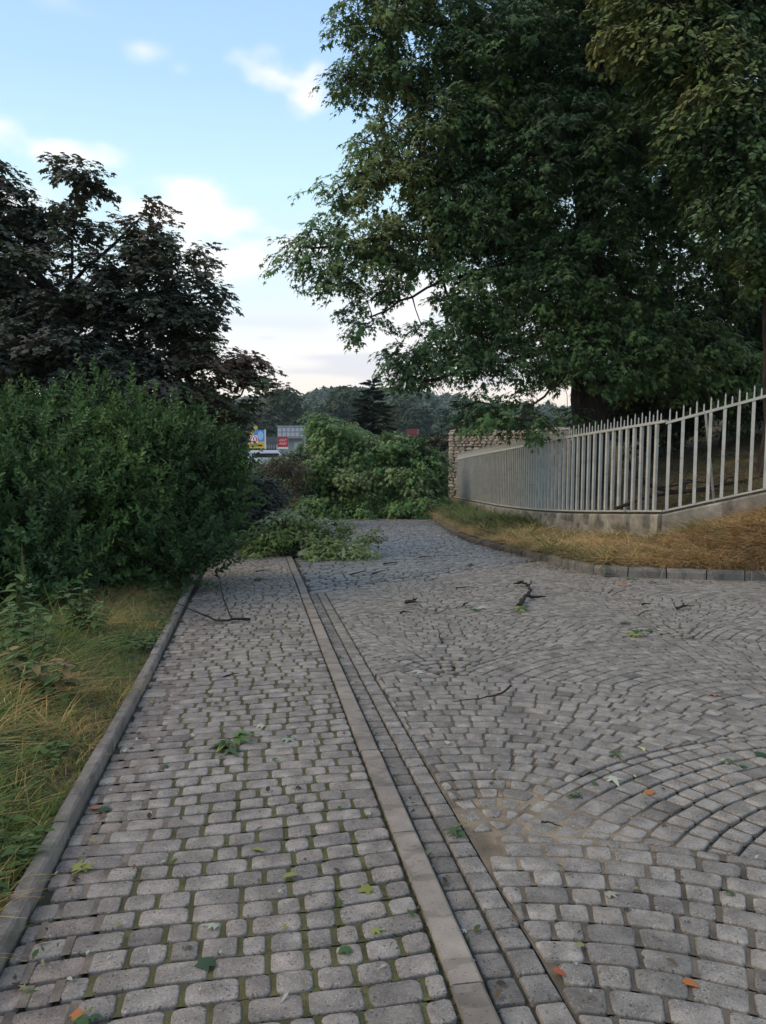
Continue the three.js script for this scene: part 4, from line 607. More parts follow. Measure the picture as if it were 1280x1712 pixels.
function scatter(name, label, category, geos, list) { // list of [Matrix4, Color]; one mass nobody could count
  const g = new THREE.Group(); g.name = name; scene.add(g); meta(g, label, category, undefined, 'stuff');
  geos.forEach((geo, v) => { const l = list.filter((_, k) => k % geos.length === v), im = new THREE.InstancedMesh(geo, grassMat, l.length); im.name = category.replace(/ /g, '_') + '_tufts'; im.userData.kind = 'stuff'; l.forEach(([m, c], k) => { im.setMatrixAt(k, m); im.setColorAt(k, c); }); im.castShadow = im.receiveShadow = true; g.add(im); });
}
const put = (p, ry, s, tilt = 0, sy = 1) => new THREE.Matrix4().compose(p, new THREE.Quaternion().setFromEuler(new THREE.Euler(tilt, ry, tilt * 0.6)), V(s, s * sy, s));
const GREEN = [[0.07, 0.125, 0.024], [0.16, 0.21, 0.042]], STRAW = [[0.3, 0.2, 0.08], [0.52, 0.38, 0.17]];
const mixc = (a, t) => a[0].map((v, k) => lerp(v, a[1][k], t));
{
  const rnd = rngOf(501), list = [], geos = [tuft(rnd, 8, 0.22, 0.005, 1.1), tuft(rnd, 8, 0.26, 0.0042, 1.7), tuft(rnd, 9, 0.15, 0.006, 1.0), tuft(rnd, 7, 0.26, 0.004, 2.4)];
  for (let k = 0; k < 19000; k++) {
    const s = 1.4 + 13 * rnd() ** 1.15, e = 0.02 + 3.6 * rnd() ** 1.5 * (0.35 + 0.65 * Math.min(1, s / 6)), w = W0 - 0.075 - 0.012 * Math.max(0, s - 6) - e, [x, d] = R2(s, w);
    const dry = step(0.46, 0.6, fbm2(x * 1.3 + 20, d * 1.3 + 20, 3, 91) + 0.1 * step(5, 8, s) * step(1.4, 0.4, e)) , tall = 0.5 + 0.7 * fbm2(x * 1.4 + 3, d * 1.4, 3, 95) + 0.3 * step(0.05, 0.6, e) - 0.3 * step(0.35, 0.05, e), c = rnd() < 0.07 + 0.4 * dry ? mixc(STRAW, rnd()) : mixc(GREEN, rnd());
    list.push([put(P(x, d, vergeL(x, d) - 0.02), rnd() * 6.283, (0.48 + rnd() * 0.5) * tall * (e < 0.5 && list.length % 2 ? 0.5 : 1), (rnd() - 0.5) * 0.5), lin(...c)]);
  }
  scatter('grass', 'long green and straw coloured grass along the left verge', 'grass', geos, list);
}
{
  const rnd = rngOf(502), list = [], geos = [tuft(rnd, 8, 0.15, 0.0055, 2.4), tuft(rnd, 8, 0.18, 0.005, 3.0), tuft(rnd, 8, 0.13, 0.006, 1.5)];
  for (let k = 0; k < 9000; k++) {
    const i = rnd() * (vergeGrid.length - 1.001), j = 0.2 + rnd() * 9.5, a = Math.floor(i), b = Math.floor(j), p = V().lerpVectors(V().lerpVectors(vergeGrid[a][b], vergeGrid[a + 1][b], i - a), V().lerpVectors(vergeGrid[a][b + 1], vergeGrid[a + 1][b + 1], i - a), j - b), d = -p.z;
    const green = step(14.8, 18, d + (fbm2(p.x * 1.5, p.z * 1.5, 3, 5) - 0.5) * 6) * 0.92 * step(0.6, 3, j) + 0.03 + 0.5 * step(0.6, 0.72, fbm2(p.x * 1.7 + 30, p.z * 1.7, 3, 19)), c = rnd() < green ? mixc([[0.07, 0.12, 0.025], [0.13, 0.18, 0.04]], rnd()) : mixc([[0.3, 0.19, 0.08], [0.72, 0.55, 0.26]], clamp(rnd() ** 1.2 * 0.6 + (fbm2(p.x * 2.3 + 7, p.z * 2.3 + 7, 3, 15) - 0.3) * 0.9));
    list.push([put(p.add(V(0, -0.015, 0)), rnd() * 6.283, 0.7 + rnd() * 0.7 + green * 0.7, (rnd() - 0.5) * 0.5, 0.55 + green * 0.7), lin(...c)]);
  }
  scatter('dry_grass', 'cut brown hay and dry grass on the verge under the fence', 'dry grass', geos, list);
}
{
  const rnd = rngOf(503), list = [], geos = [tuft(rnd, 10, 0.2, 0.004, 1.8), tuft(rnd, 10, 0.16, 0.004, 2.6)];
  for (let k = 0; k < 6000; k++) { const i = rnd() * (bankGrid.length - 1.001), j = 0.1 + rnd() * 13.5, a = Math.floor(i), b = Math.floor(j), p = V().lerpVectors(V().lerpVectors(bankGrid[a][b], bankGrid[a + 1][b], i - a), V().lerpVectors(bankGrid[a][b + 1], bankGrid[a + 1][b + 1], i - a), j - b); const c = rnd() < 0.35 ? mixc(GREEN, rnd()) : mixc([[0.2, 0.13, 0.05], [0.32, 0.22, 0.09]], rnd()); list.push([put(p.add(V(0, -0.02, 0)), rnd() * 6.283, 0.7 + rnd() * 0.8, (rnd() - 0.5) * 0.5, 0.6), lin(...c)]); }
  scatter('bank_grass', 'sparse dry grass on the shaded bank behind the fence', 'grass', geos, list);
}
// clover and seedlings among the grass
{
  const rnd = rngOf(507), list = [], geos = [0, 1].map(() => { const a = new Acc(); for (let k = 0; k < 9; k++) { const th = rnd() * 6.283, r = rnd() * 0.07, v = 0.75 + rnd() * 0.5; a.leaf(k % 3 ? 'heart' : 'oval', V(Math.cos(th) * r, 0.03 + rnd() * 0.06, Math.sin(th) * r), V(Math.cos(th), rnd() * 0.5 - 0.1, Math.sin(th)), V((rnd() - 0.5) * 0.6, 1, (rnd() - 0.5) * 0.6), 0.03 + rnd() * 0.03, [v, v, v]); } return a.build(); });
  for (let k = 0; k < 2600; k++) { const s = 1.3 + 9 * rnd() ** 1.3, e = 0.03 + 2.6 * rnd() ** 1.4, w = W0 - 0.075 - e, [x, d] = R2(s, w); if (fbm2(x * 1.6 + 5, d * 1.6 + 8, 3, 97) < 0.6) continue; list.push([put(P(x, d, vergeL(x, d)), rnd() * 6.283, 0.5 + rnd() * 0.5, (rnd() - 0.5) * 0.4), lin(...mixc([[0.05, 0.1, 0.022], [0.09, 0.15, 0.033]], rnd()))]); }
  scatter('ground_cover', 'low clover and seedlings among the verge grass', 'ground cover', geos, list);
}
// moss and tiny weeds in the pavement joints
{
  const rnd = rngOf(504), list = [], geos = [tuft(rnd, 9, 0.014, 0.0018, 1.5), tuft(rnd, 9, 0.02, 0.0016, 1.2)];
  for (let k = 0; k < 3000; k++) { const s = 1.6 + 7.5 * rnd() ** 1.6, w = lerp(W0 + 0.15, W1, rnd() ** 0.7); if (fbm2(w * 3, s * 3, 3, 7) < 0.42) continue; const [x, d] = R2(s, rnd() < 0.12 ? W1 - 0.004 : w); list.push([put(P(x, d, -0.012), rnd() * 6.283, 0.5 + rnd() * 0.6), lin(...mixc([[0.045, 0.06, 0.012], [0.09, 0.1, 0.02]], rnd()))]); }
  scatter('joint_moss', 'moss and tiny weeds growing in the pavement joints', 'moss', geos, list);
}
// leafy weeds at the edge of the long grass
{
  const spots = [[-2.35, 5.0, 0.55, 'nettle like weed with drooping leaves nearest the viewer in the long grass'], [-2.75, 5.7, 0.75, 'tall leafy weed with a pale flower spike against the shrub'], [-3.1, 5.2, 0.6, 'broad leafy weed at the left picture edge'], [-2.5, 6.3, 0.5, 'leafy weed beside the straw coloured tussock'], [-3.4, 6.2, 0.7, 'leafy weed in the shade below the shrub'], [-2.05, 4.5, 0.35, 'small browning weed leaning over the grass'], [-2.9, 4.5, 0.45, 'low leafy weed at the left edge of the grass']];
  const rnd = rngOf(505);
  spots.forEach(([x, d, h, label], n) => {
    const p = P(x, d, vergeL(x, d) - 0.03), g = thing('weed', label, 'weed', [p.x, p.y, p.z], 'leafy weeds in the long grass');
    for (let st = 0; st < 4; st++) {
      const lx = (rnd() - 0.5) * 0.5, lz = (rnd() - 0.5) * 0.5, hh = h * (0.7 + rnd() * 0.4), pts = []; for (let k = 0; k <= 5; k++) pts.push(V((lx * 0.3 + lx * k / 5 * 0.6), hh * k / 5, (lz * 0.3 + lz * k / 5 * 0.6)));
      mesh('stem', tube(pts, [0.006, 0.0055, 0.005, 0.004, 0.003, 0.002], 4), M({ color: lin(0.09, 0.11, 0.04) }), g);
      const a = new Acc(); for (let k = 0; k < 30; k++) { const t = 0.15 + 0.85 * k / 30, q = Math.min(4.99, t * 5), at = V().lerpVectors(pts[Math.floor(q)], pts[Math.floor(q) + 1], q % 1), th = k * 1.65 + rnd(), v = 0.8 + rnd() * 0.4, brown = n === 5 && rnd() < 0.5; a.leaf('oval', at, V(Math.cos(th), 0.15 - rnd() * 0.6, Math.sin(th)), V(0, 1, 0), (0.16 - 0.07 * t) * (0.8 + rnd() * 0.4), brown ? [0.22 * v, 0.16 * v, 0.06 * v] : [0.085 * v, 0.15 * v, 0.035 * v]); }
      mesh('leaves', a.build(), leafMat, g);
    }
    if (n === 1) { const a = new Acc(); for (let k = 0; k < 60; k++) { const t = k / 60, th = k * 2.4; a.leaf('oval', V(0.05, h * 0.8 + 0.32 * t, 0), V(Math.cos(th), 0.9, Math.sin(th)), V(0, 1, 0.2), 0.035 * (1.2 - t), [0.16, 0.18, 0.06]); } a.stem([V(0, 0, 0), V(0.04, h * 0.6, 0), V(0.05, h * 0.8 + 0.3, 0)], 0.006, 0.002, [0.1, 0.12, 0.05], 4); mesh('flower_spike', a.build(), leafMat, g); }
  });
}
// ---------------------------------------------------------------- storm litter on the stones
const rL = rngOf(601);
function twig(name, label, paths, r, group) { // paths: lists of [x, d, height]
  const [x0, d0] = paths[0][0], o = P(x0, d0, 0), g = thing(name, label, 'twig', [o.x, o.y, o.z], group);
  paths.forEach((path, n) => { const pts = smoothLine(path.map(([x, d, h]) => P(x, d, h).sub(o)), path.length * 4); pts.forEach((p, k) => { if (k && k < pts.length - 1) p.add(V((rL() - 0.5) * r * 1.2, (rL() - 0.5) * r * 0.6, (rL() - 0.5) * r * 1.2)); }); const rr = pts.map((_, k) => lerp(r * (n ? 0.7 : 1), r * 0.25, k / (pts.length - 1)) * (0.9 + rL() * 0.25)); mesh(n ? 'side_shoot' : 'main_stem', tube(pts, rr, 6), mat.twig, g); });
  return g;
}
const gp = ([x, d], h = 0.012) => [x, d, h];
twig('forked_twig', 'thin forked dark twig lying on the pavement near the shrub', [[gp([-1.320, 7.509]), gp([-1.456, 7.416], 0.03), gp([-1.555, 7.326], 0.03), gp([-1.790, 7.541], 0.05), gp([-2.179, 8.010], 0.09)], [gp([-1.480, 7.416], 0.03), gp([-1.638, 7.905], 0.08), gp([-1.938, 9.099], 0.09), gp([-2.310, 10.710], 0.05)]], 0.013, 'broken twigs on the street');
twig('broken_branch', 'short crooked dark branch piece on the fans near the verge', [[gp([1.463, 8.192], 0.02), gp([1.622, 8.705], 0.03), gp([1.766, 9.099], 0.03), gp([1.855, 9.682], 0.03), gp([1.947, 10.002], 0.05)], [gp([1.855, 9.682], 0.03), gp([1.829, 10.002], 0.04)], [gp([1.724, 8.876], 0.02), gp([1.906, 8.876], 0.02)], [gp([1.829, 10.002], 0.03), gp([1.691, 9.840], 0.03)]], 0.028, 'broken twigs on the street');
twig('curved_twig', 'thin curved twig on the first fan of setts', [[gp([0.868, 5.101]), gp([0.780, 4.932]), gp([0.635, 4.813]), gp([0.440, 4.736])]], 0.008, 'broken twigs on the street');
const smallTwigs = ['dark stubby twig on the upper fan nearest the gutter', 'straight grey stick near the border slabs', 'small dark twig below the stubby one', 'bent black twig on the right of the carriageway', 'tiny black stick near the verge kerb', 'thin pale curved twig below the tiny black stick', 'thin dark twig beside the sandy patch in the fans', 'dark twig just below the fallen bough', 'second dark twig below the fallen bough, nearer the verge', 'dark broken branch on the granite setts by the verge', 'short twig on the granite setts', 'brown twig across the middle of the pavement', 'upright lying twig in the middle of the upper fan', 'small dark twig beside the green leaf sprig', 'dark twig across the far pavement', 'short dark twig right of the fallen bough'];
const GT = [[[0.256, 8.537], [0.383, 8.498]], [[0.934, 9.712], [1.219, 9.661]], [[0.175, 7.910], [0.312, 7.876]], [[3.166, 8.157], [3.398, 8.267]], [[2.874, 8.419], [2.980, 8.419]], [[2.621, 7.775], [2.915, 8.085]], [[0.664, 3.084], [0.736, 3.019]], [[-0.476, 10.987], [-0.248, 11.255]], [[-0.157, 11.052], [0.045, 11.394]], [[1.820, 17.873], [2.621, 16.307]], [[0.626, 13.275], [0.855, 13.275]], [[-1.143, 5.351], [-1.039, 5.433]], [[0.516, 6.498], [0.562, 6.945]], [[0.894, 8.381], [0.960, 8.498]], [[-1.913, 11.308], [-1.666, 11.451]], [[0.000, 12.304], [0.245, 12.470]]];
GT.forEach(([a, b], k) => { const L = Math.hypot(b[0] - a[0], b[1] - a[1]), mx = (a[0] + b[0]) / 2 + (rL() - 0.5) * 0.2 * L, md = (a[1] + b[1]) / 2 + (rL() - 0.5) * 0.2 * L, thick = [0.022, 0.008, 0.012, 0.016, 0.012, 0.007, 0.005, 0.012, 0.012, 0.022, 0.012, 0.008, 0.008, 0.012, 0.01, 0.012][k], h = thick * 0.8 - 0.008; const paths = [[gp(a, h), [mx, md, h + 0.015], gp(b, h + 0.01)]]; if (k === 0 || k === 3 || k === 7 || k === 9) paths.push([[mx, md, h + 0.012], [mx + 0.12 * (rL() - 0.3), md + 0.2, h + 0.02]]); twig('twig', smallTwigs[k], paths, thick, 'broken twigs on the street'); });
// single leaves and leaf sprigs
function leafThing(name, label, kind, size, cols, [x, d], n = 1, H = 0.006) {
  const o = P(x, d, H), g = thing(name, label, 'leaf', [o.x, o.y, o.z], 'leaves blown onto the street');
  for (let k = 0; k < n; k++) { const a = new Acc(), th = rL() * 6.283, r = n > 1 ? size * 0.55 * rL() : 0, v = 0.85 + rL() * 0.3, c = cols[k % cols.length]; a.leaf(kind, V(Math.cos(th * 2) * r, 0.004 + k * size * 0.04, Math.sin(th * 2) * r), V(Math.cos(th), 0.06 + (n > 1 ? rL() * 0.5 - 0.1 : 0.02), Math.sin(th)), V((rL() - 0.5) * 0.5, 1, (rL() - 0.5) * 0.5), size * (n > 1 ? 0.75 + rL() * 0.4 : 1), c.map((q) => q * v)); mesh('blade', a.build(), leafMat, g); }
  if (n > 1) mesh('stalk', tube([V(-size * 0.5, 0.004, 0.02), V(0, 0.012, 0), V(size * 0.5, 0.006, -0.03)], [0.003, 0.003, 0.002], 4), M({ color: lin(0.16, 0.2, 0.06) }), g);
}
const LG = [0.05, 0.11, 0.03], LY = [0.24, 0.26, 0.06], LP = [0.42, 0.45, 0.33], LO = [0.42, 0.15, 0.04], LD = [0.03, 0.07, 0.03], LB = [0.22, 0.3, 0.22];
for (const [nm, lb, kind, size, cols, at, n, H] of [
  ['leaf_sprig', 'dark green leaf sprig in the middle of the pavement', 'silver', 0.13, [LG, LD, [0.09, 0.16, 0.04], LY], [-0.815, 3.973], 7],
  ['fallen_leaf', 'flat blue green leaf right of the pavement sprig', 'silver', 0.11, [LB], [-0.547, 4.075], 1],
  ['fallen_leaf', 'small pale leaf just above the pavement sprig', 'silver', 0.08, [LP], [-0.679, 4.274], 1],
  ['fallen_leaf', 'orange leaf near the edging strip', 'heart', 0.045, [LO], [-1.232, 3.201], 1],
  ['fallen_leaf', 'dark green leaf touching the orange one', 'silver', 0.08, [LD], [-1.178, 3.172], 1],
  ['leaf_sprig', 'yellow green leaf scrap beside the edging strip', 'silver', 0.06, [LY, [0.2, 0.28, 0.06]], [-1.092, 2.661], 3],
  ['fallen_leaf', 'pale lobed leaf on the near pavement', 'silver', 0.055, [LP], [-0.527, 2.322], 1],
  ['fallen_leaf', 'dark green maple leaf on the near pavement', 'maple', 0.065, [LD], [-0.534, 2.114], 1],
  ['leaf_sprig', 'dark green leaf with an orange tip at the bottom edge', 'maple', 0.042, [LD, LO, LG], [-0.798, 1.916], 3],
  ['fallen_leaf', 'yellow green leaf beside a moss joint near the kerb', 'maple', 0.06, [LY], [-0.038, 2.556], 1],
  ['fallen_leaf', 'small dark leaf on the pavement below the yellow one', 'maple', 0.05, [LG], [-0.099, 2.214], 1],
  ['fallen_leaf', 'tiny yellow leaf in a joint of the middle pavement', 'oval', 0.06, [LY], [-0.360, 2.620], 1],
  ['fallen_leaf', 'tiny yellow leaf above the other joint leaf', 'oval', 0.06, [LY], [-0.507, 2.830], 1],
  ['fallen_leaf', 'small green leaf lower in the pavement centre', 'silver', 0.05, [LG], [-1.070, 3.687], 1],
  ['leaf_sprig', 'green leaves on the far pavement by the kerb', 'silver', 0.12, [LG, [0.14, 0.2, 0.05]], [-1.680, 10.403], 5],
  ['leaf_sprig', 'green leaf sprig with one white leaf on the upper fan', 'silver', 0.14, [LG, LP, [0.07, 0.15, 0.04]], [1.010, 8.193], 5],
  ['leaf_sprig', 'yellow green leaves at the foot of the broken branch piece', 'silver', 0.12, [LY, LG], [1.509, 8.121], 4],
  ['leaf_sprig', 'brown green leaf clump on the right of the carriageway', 'silver', 0.12, [[0.1, 0.12, 0.04], LY, LG], [2.287, 6.867], 5],
  ['leaf_sprig', 'dark leaf clump above the brown green one', 'silver', 0.1, [LD], [2.394, 7.427], 3],
  ['fallen_leaf', 'small dark leaf on the right beyond the clumps', 'maple', 0.08, [LG], [2.505, 7.053], 1],
  ['fallen_leaf', 'white backed leaf on the setts below the upper fan', 'silver', 0.14, [[0.5, 0.53, 0.47]], [0.291, 5.524], 1],
  ['fallen_leaf', 'pale curled leaf where the diagonal setts begin', 'silver', 0.11, [LP], [1.104, 3.600], 1],
  ['leaf_sprig', 'small green sprig in the sandy joints', 'silver', 0.06, [LG, [0.1, 0.17, 0.05]], [0.871, 3.364], 4],
  ['fallen_leaf', 'orange leaf on the diagonal setts', 'heart', 0.048, [LO], [1.242, 3.397], 1],
  ['fallen_leaf', 'pale lobed leaf on the straight rows of the near fan', 'silver', 0.06, [[0.4, 0.38, 0.28]], [0.775, 2.541], 1],
  ['fallen_leaf', 'orange leaf at the lower right of the near fan', 'heart', 0.045, [LO], [0.875, 2.095], 1],
  ['fallen_leaf', 'small red leaf beside the gutter setts', 'heart', 0.04, [[0.4, 0.09, 0.04]], [0.511, 2.144], 1],
  ['leaf_sprig', 'dark green sprig lying against the verge kerb', 'silver', 0.15, [LD, LG], [3.250, 10.922], 7],
  ['leaf_sprig', 'green sprig beside the one at the verge kerb', 'silver', 0.11, [LG, [0.08, 0.17, 0.04]], [3.461, 10.669], 4],
  ['fallen_leaf', 'orange leaf in front of the verge kerb', 'maple', 0.12, [LO], [3.217, 10.030], 1],
  ['leaf_sprig', 'brown leaf clump by the verge kerb, left of the upright kerb leaf', 'silver', 0.1, [[0.1, 0.09, 0.04], LG], [3.660, 10.253], 4],
  ['leaf_sprig', 'small green sprig on the right hand fan', 'silver', 0.07, [LG, LP], [1.768, 3.770], 3],
  ['fallen_leaf', 'dark leaf on the right hand fan above the sprig', 'heart', 0.07, [LD], [1.946, 3.886], 1],
  ['fallen_leaf', 'pale yellow curled leaf high in the middle fan', 'oval', 0.07, [[0.5, 0.5, 0.2]], [1.377, 4.000], 1],
  ['leaf_sprig', 'grass green weed in a joint of the middle fan', 'narrow', 0.07, [LG, [0.14, 0.16, 0.05]], [1.219, 3.903], 5],
  ['fallen_leaf', 'rusty leaf on the far right of the fans', 'maple', 0.09, [[0.3, 0.13, 0.07]], [2.233, 4.973], 1],
  ['leaf_sprig', 'dead leaf and weed by the gutter hole', 'silver', 0.07, [[0.16, 0.14, 0.06], LG], [0.315, 3.057], 4],
  ['leaf_sprig', 'leafy scraps on the granite setts by the verge', 'silver', 0.13, [LG, LY], [1.451, 12.304], 5],
  ['fallen_leaf', 'small yellow leaf on the near pavement by the moss', 'silver', 0.05, [LY], [-0.038, 2.296], 1],
  ['fallen_leaf', 'pale leaf left of the middle fan', 'oval', 0.06, [LP], [0.350, 4.028], 1],
]) leafThing(nm, lb, kind, size, cols, at, n, (H ?? 0) + (at[0] * ca + at[1] * sa < 0.5 ? 0.004 : -0.016));
// scraps too small to count
{
  const rnd = rngOf(602), geos = ['oval', 'silver', 'narrow'].map((k) => { const a = new Acc(); a.leaf(k, V(0, 0, 0), V(1, 0.1, 0), V(0, 1, 0.1), 1, [1, 1, 1]); return a.build(); }), list = [];
  for (let k = 0; k < 1500; k++) { const d = 2 + 20 * rnd() ** 1.3, xr = lerp(-0.6 * d * 0.5 - 1, 0.55 * d, rnd()), near = rnd() < 0.3, edge = R2(d, rnd() < 0.5 ? W0 + 0.03 + rnd() * 0.06 : G1 + rnd() * 0.05), x = near ? edge[0] : xr, [s, w] = sw(x, d); if (w < W0 || beyondKerb(x, d) > -0.05 || x > 6) continue; const H = w < W1 ? 0.008 : w < G2 ? -0.026 : -0.012, c = [[0.14, 0.09, 0.05], [0.08, 0.07, 0.04], [0.25, 0.24, 0.1], [0.4, 0.4, 0.33], [0.06, 0.1, 0.03], [0.05, 0.04, 0.03]][Math.floor(rnd() * 6)], z = 0.012 + 0.03 * rnd() ** 2; list.push([put(P(x, d, H), rnd() * 6.283, z, 0.2), lin(...c)]); }
  scatter('leaf_litter', 'tiny scraps of leaf and bark blown over the street', 'litter', geos, list);
}
// bottle on the verge
{
  const p = v3([3.23, -0.407, -11.75]), g = thing('bottle', 'empty brown bottle with a pale label lying in the dry grass', 'bottle', [p.x, p.y + 0.02, p.z]); g.rotation.set(0, 0.35, 0.1);
  const prof = [[0, 0], [0.03, 0], [0.033, 0.01], [0.033, 0.14], [0.028, 0.165], [0.014, 0.2], [0.012, 0.24], [0.014, 0.245], [0.014, 0.255], [0, 0.255]].map(([r, y]) => new THREE.Vector2(r, y)), b = new THREE.LatheGeometry(prof, 20).rotateZ(Math.PI / 2).translate(0.12, 0.01, 0);
  mesh('glass', b, M({ color: lin(0.05, 0.022, 0.01), roughness: 0.15 }), g); mesh('label_band', new THREE.CylinderGeometry(0.0338, 0.0338, 0.07, 20, 1, true).rotateZ(Math.PI / 2).translate(0.04, 0.01, 0), M({ color: lin(0.55, 0.5, 0.42), side: THREE.DoubleSide }), g); mesh('cap', new THREE.CylinderGeometry(0.0155, 0.0155, 0.02, 16).rotateZ(Math.PI / 2).translate(-0.13, 0.01, 0), M({ color: lin(0.7, 0.68, 0.62), roughness: 0.4 }), g);
}
// limbs blown down behind the fence
for (const [label, pts, r] of [['long dark fallen limb on the bank behind the climbing fence', [[4.59, 1.16, -14.80], [4.94, 0.658, -14.60], [5.50, 0.478, -14.40], [6.19, 0.602, -14.20], [7.29, 0.824, -14.20]], 0.05], ['fallen limb lying lower on the bank behind the fence corner', [[4.23, 0.208, -13.90], [4.77, 0.403, -13.90], [5.56, 0.505, -14.00], [6.94, 0.547, -13.70]], 0.032], ['thin bent fallen branch behind the fence corner', [[4.98, 0.588, -13.90], [5.25, 0.62, -13.90], [5.62, 0.685, -13.90], [5.96, 0.669, -13.80]], 0.022]]) {
  const q = pts.map(v3), o = q[0].clone(), g = thing('fallen_limb', label, 'branch', [o.x, o.y, o.z], 'limbs blown down behind the fence'), line = smoothLine(q.map((p) => p.sub(o)), 18); mesh('main_stem', tube(line, line.map((_, k) => r * (1 - 0.65 * k / 18)), 7, 0.2), mat.twig, g);
  for (let k = 4; k < 18; k += 4) mesh('side_shoot', tube([line[k], line[k].clone().add(V(0.15, 0.12 + 0.05 * (k % 3), -0.15)), line[k].clone().add(V(0.45, 0.16, -0.3))], [r * 0.4, r * 0.3, r * 0.12], 5), mat.twig, g);
}
// ---------------------------------------------------------------- the valley: trees, signs, sheds, vehicles, hills
{
  const b = v3([-0.781, 1.02, -56.00]); b.y = farY(56) - 0.1;
  const g = thing('spruce_tree', 'dark pointed spruce standing behind the felled crown', 'tree', [b.x, b.y, b.z]), top = 8.9, rnd = rngOf(701), lists = [[], []];
  mesh('trunk', tube([V(0, 0, 0), V(0.03, top * 0.5, 0), V(0.08, top, 0)], [0.16, 0.1, 0.02], 8, 0.2), mat.bark, g);
  const br = [];
  for (let y0 = 1.2; y0 < top - 0.1; y0 += 0.17) { const f = 1 - (y0 - 1.2) / (top - 1.2), n = 5 + Math.round(f * 4), R = (0.3 + 2.9 * f ** 0.85) * (0.75 + rnd() * 0.35); for (let k = 0; k < n; k++) { const y = y0 + (rnd() - 0.5) * 0.35, th = k / n * 6.283 + rnd() * 1.2, r = R * (0.55 + rnd() * 0.65), d = V(Math.cos(th), -0.1 - 0.3 * f + rnd() * 0.45, Math.sin(th)).normalize(); br.push(tube([V(0.04, y, 0), V(d.x * r * 0.6, y + d.y * r * 0.6, d.z * r * 0.6)], [0.025, 0.01], 4)); for (let s = 0; s < 3; s++) { const q = 0.15 + s * 0.3, X = d.clone().add(V((rnd() - 0.5) * 0.5, (rnd() - 0.5) * 0.25, (rnd() - 0.5) * 0.5)).normalize(), Y = V((rnd() - 0.5) * 2, 1, (rnd() - 0.5) * 2), Z = V().crossVectors(X, Y).normalize(); Y.crossVectors(Z, X); const sc = r * 0.5 + 0.2; lists[rnd() < 0.5 ? 0 : 1].push([new THREE.Matrix4().makeBasis(X.multiplyScalar(sc), Y.multiplyScalar(sc), Z.multiplyScalar(sc)).setPosition(d.x * r * q, y + d.y * r * q, d.z * r * q), lin(...mixc([[0.022, 0.04, 0.018], [0.045, 0.065, 0.025]], rnd()))]); } } }
  mesh('branches', mergeGeometries(br), mat.bark, g);
  lists.forEach((l, v) => { const im = new THREE.InstancedMesh(SP.needle[v], leafMat, l.length); im.name = 'crown'; im.userData.kind = 'stuff'; l.forEach(([m, c], k) => { im.setMatrixAt(k, m); im.setColorAt(k, c); }); g.add(im); });
}
function farTree(name, label, at, w, h, cols, seed, group, lean = 0.32) {
  const b = v3(at), lobes = [], rnd = rngOf(seed); b.y = Math.min(b.y, b.y);
  for (let k = 0; k < 7; k++) { const t = k / 6; lobes.push([[b.x + (rnd() - 0.5) * w * 0.7, b.y + h * (lean + (1 - lean) * 0.9 * t), b.z + (rnd() - 0.5) * w * 0.6], [w * (0.34 - 0.14 * t), h * 0.17, w * (0.34 - 0.14 * t)]]); }
  const big = Math.max(w, h) > 9 ? 1.7 : 0.8;
  return plant({ name, label, category: 'tree', group, seed, at: [b.x, b.y, b.z], trunk: [[b.x, b.y, b.z], [b.x, b.y + h * 0.8, b.z]], trunkR: w * 0.04, ells: lobes, density: 5.5 / big, per: 7, spread: 1.3 * big, scale: big, sprigs: SP.far, color: tone(cols, 0.25, seed) });
}
const MID = [[0.03, 0.055, 0.02], [0.05, 0.08, 0.028]], OLIVE = [[0.07, 0.075, 0.03], [0.1, 0.095, 0.04]];
farTree('bushy_tree', 'olive green bushy tree left of the stacked stone wall', [[6.49, 0.253, -62.00][0], farY(62), -62], 5.5, 6.2, OLIVE, 711, undefined, 0.15);
farTree('bushy_tree', 'small yellowing bush beside the red lorry', [[5.06, 0.871, -75.00][0], farY(75), -75], 4, 4.6, [[0.12, 0.11, 0.03], [0.16, 0.12, 0.03]], 712, undefined, 0.15);
farTree('bushy_tree', 'dark bushy tree left of the grey warehouse', [[-29.74, 0.679, -200.00][0], farY(200), -200], 7, 12, MID, 713, undefined, 0.2);
farTree('bushy_tree', 'dark bushy tree half hidden behind the purple maple', [[-20.22, 0.756, -90.00][0], farY(90), -90], 8, 8.5, MID, 714, undefined, 0.15);
farTree('valley_tree', 'tall round topped tree above the warehouse roof', [[-25.22, -0.17, -210.00][0], -3.9, -210], 13, 17, [[0.05, 0.085, 0.03], [0.07, 0.11, 0.035]], 715, 'tall trees in the valley');
farTree('valley_tree', 'broad tree left of the spruce in the valley', [[-11.58, -0.324, -230.00][0], -3.9, -230], 18, 19, [[0.05, 0.085, 0.03], [0.06, 0.095, 0.035]], 716, 'tall trees in the valley');
farTree('valley_tree', 'tall tree right of the spruce in the valley', [[5.58, -0.401, -240.00][0], -3.9, -240], 15, 17, [[0.04, 0.075, 0.03], [0.06, 0.095, 0.035]], 717, 'tall trees in the valley');
farTree('valley_tree', 'leafy tree behind the stacked stone wall', [[14.64, 0.756, -90.00][0], farY(90), -90], 9, 8, MID, 718, 'tall trees in the valley', 0.15);
farTree('valley_tree', 'broad tree behind the maple trunk in the valley', [[27.27, 0.602, -110.00][0], farY(110), -110], 12, 9, MID, 719, 'tall trees in the valley', 0.15);

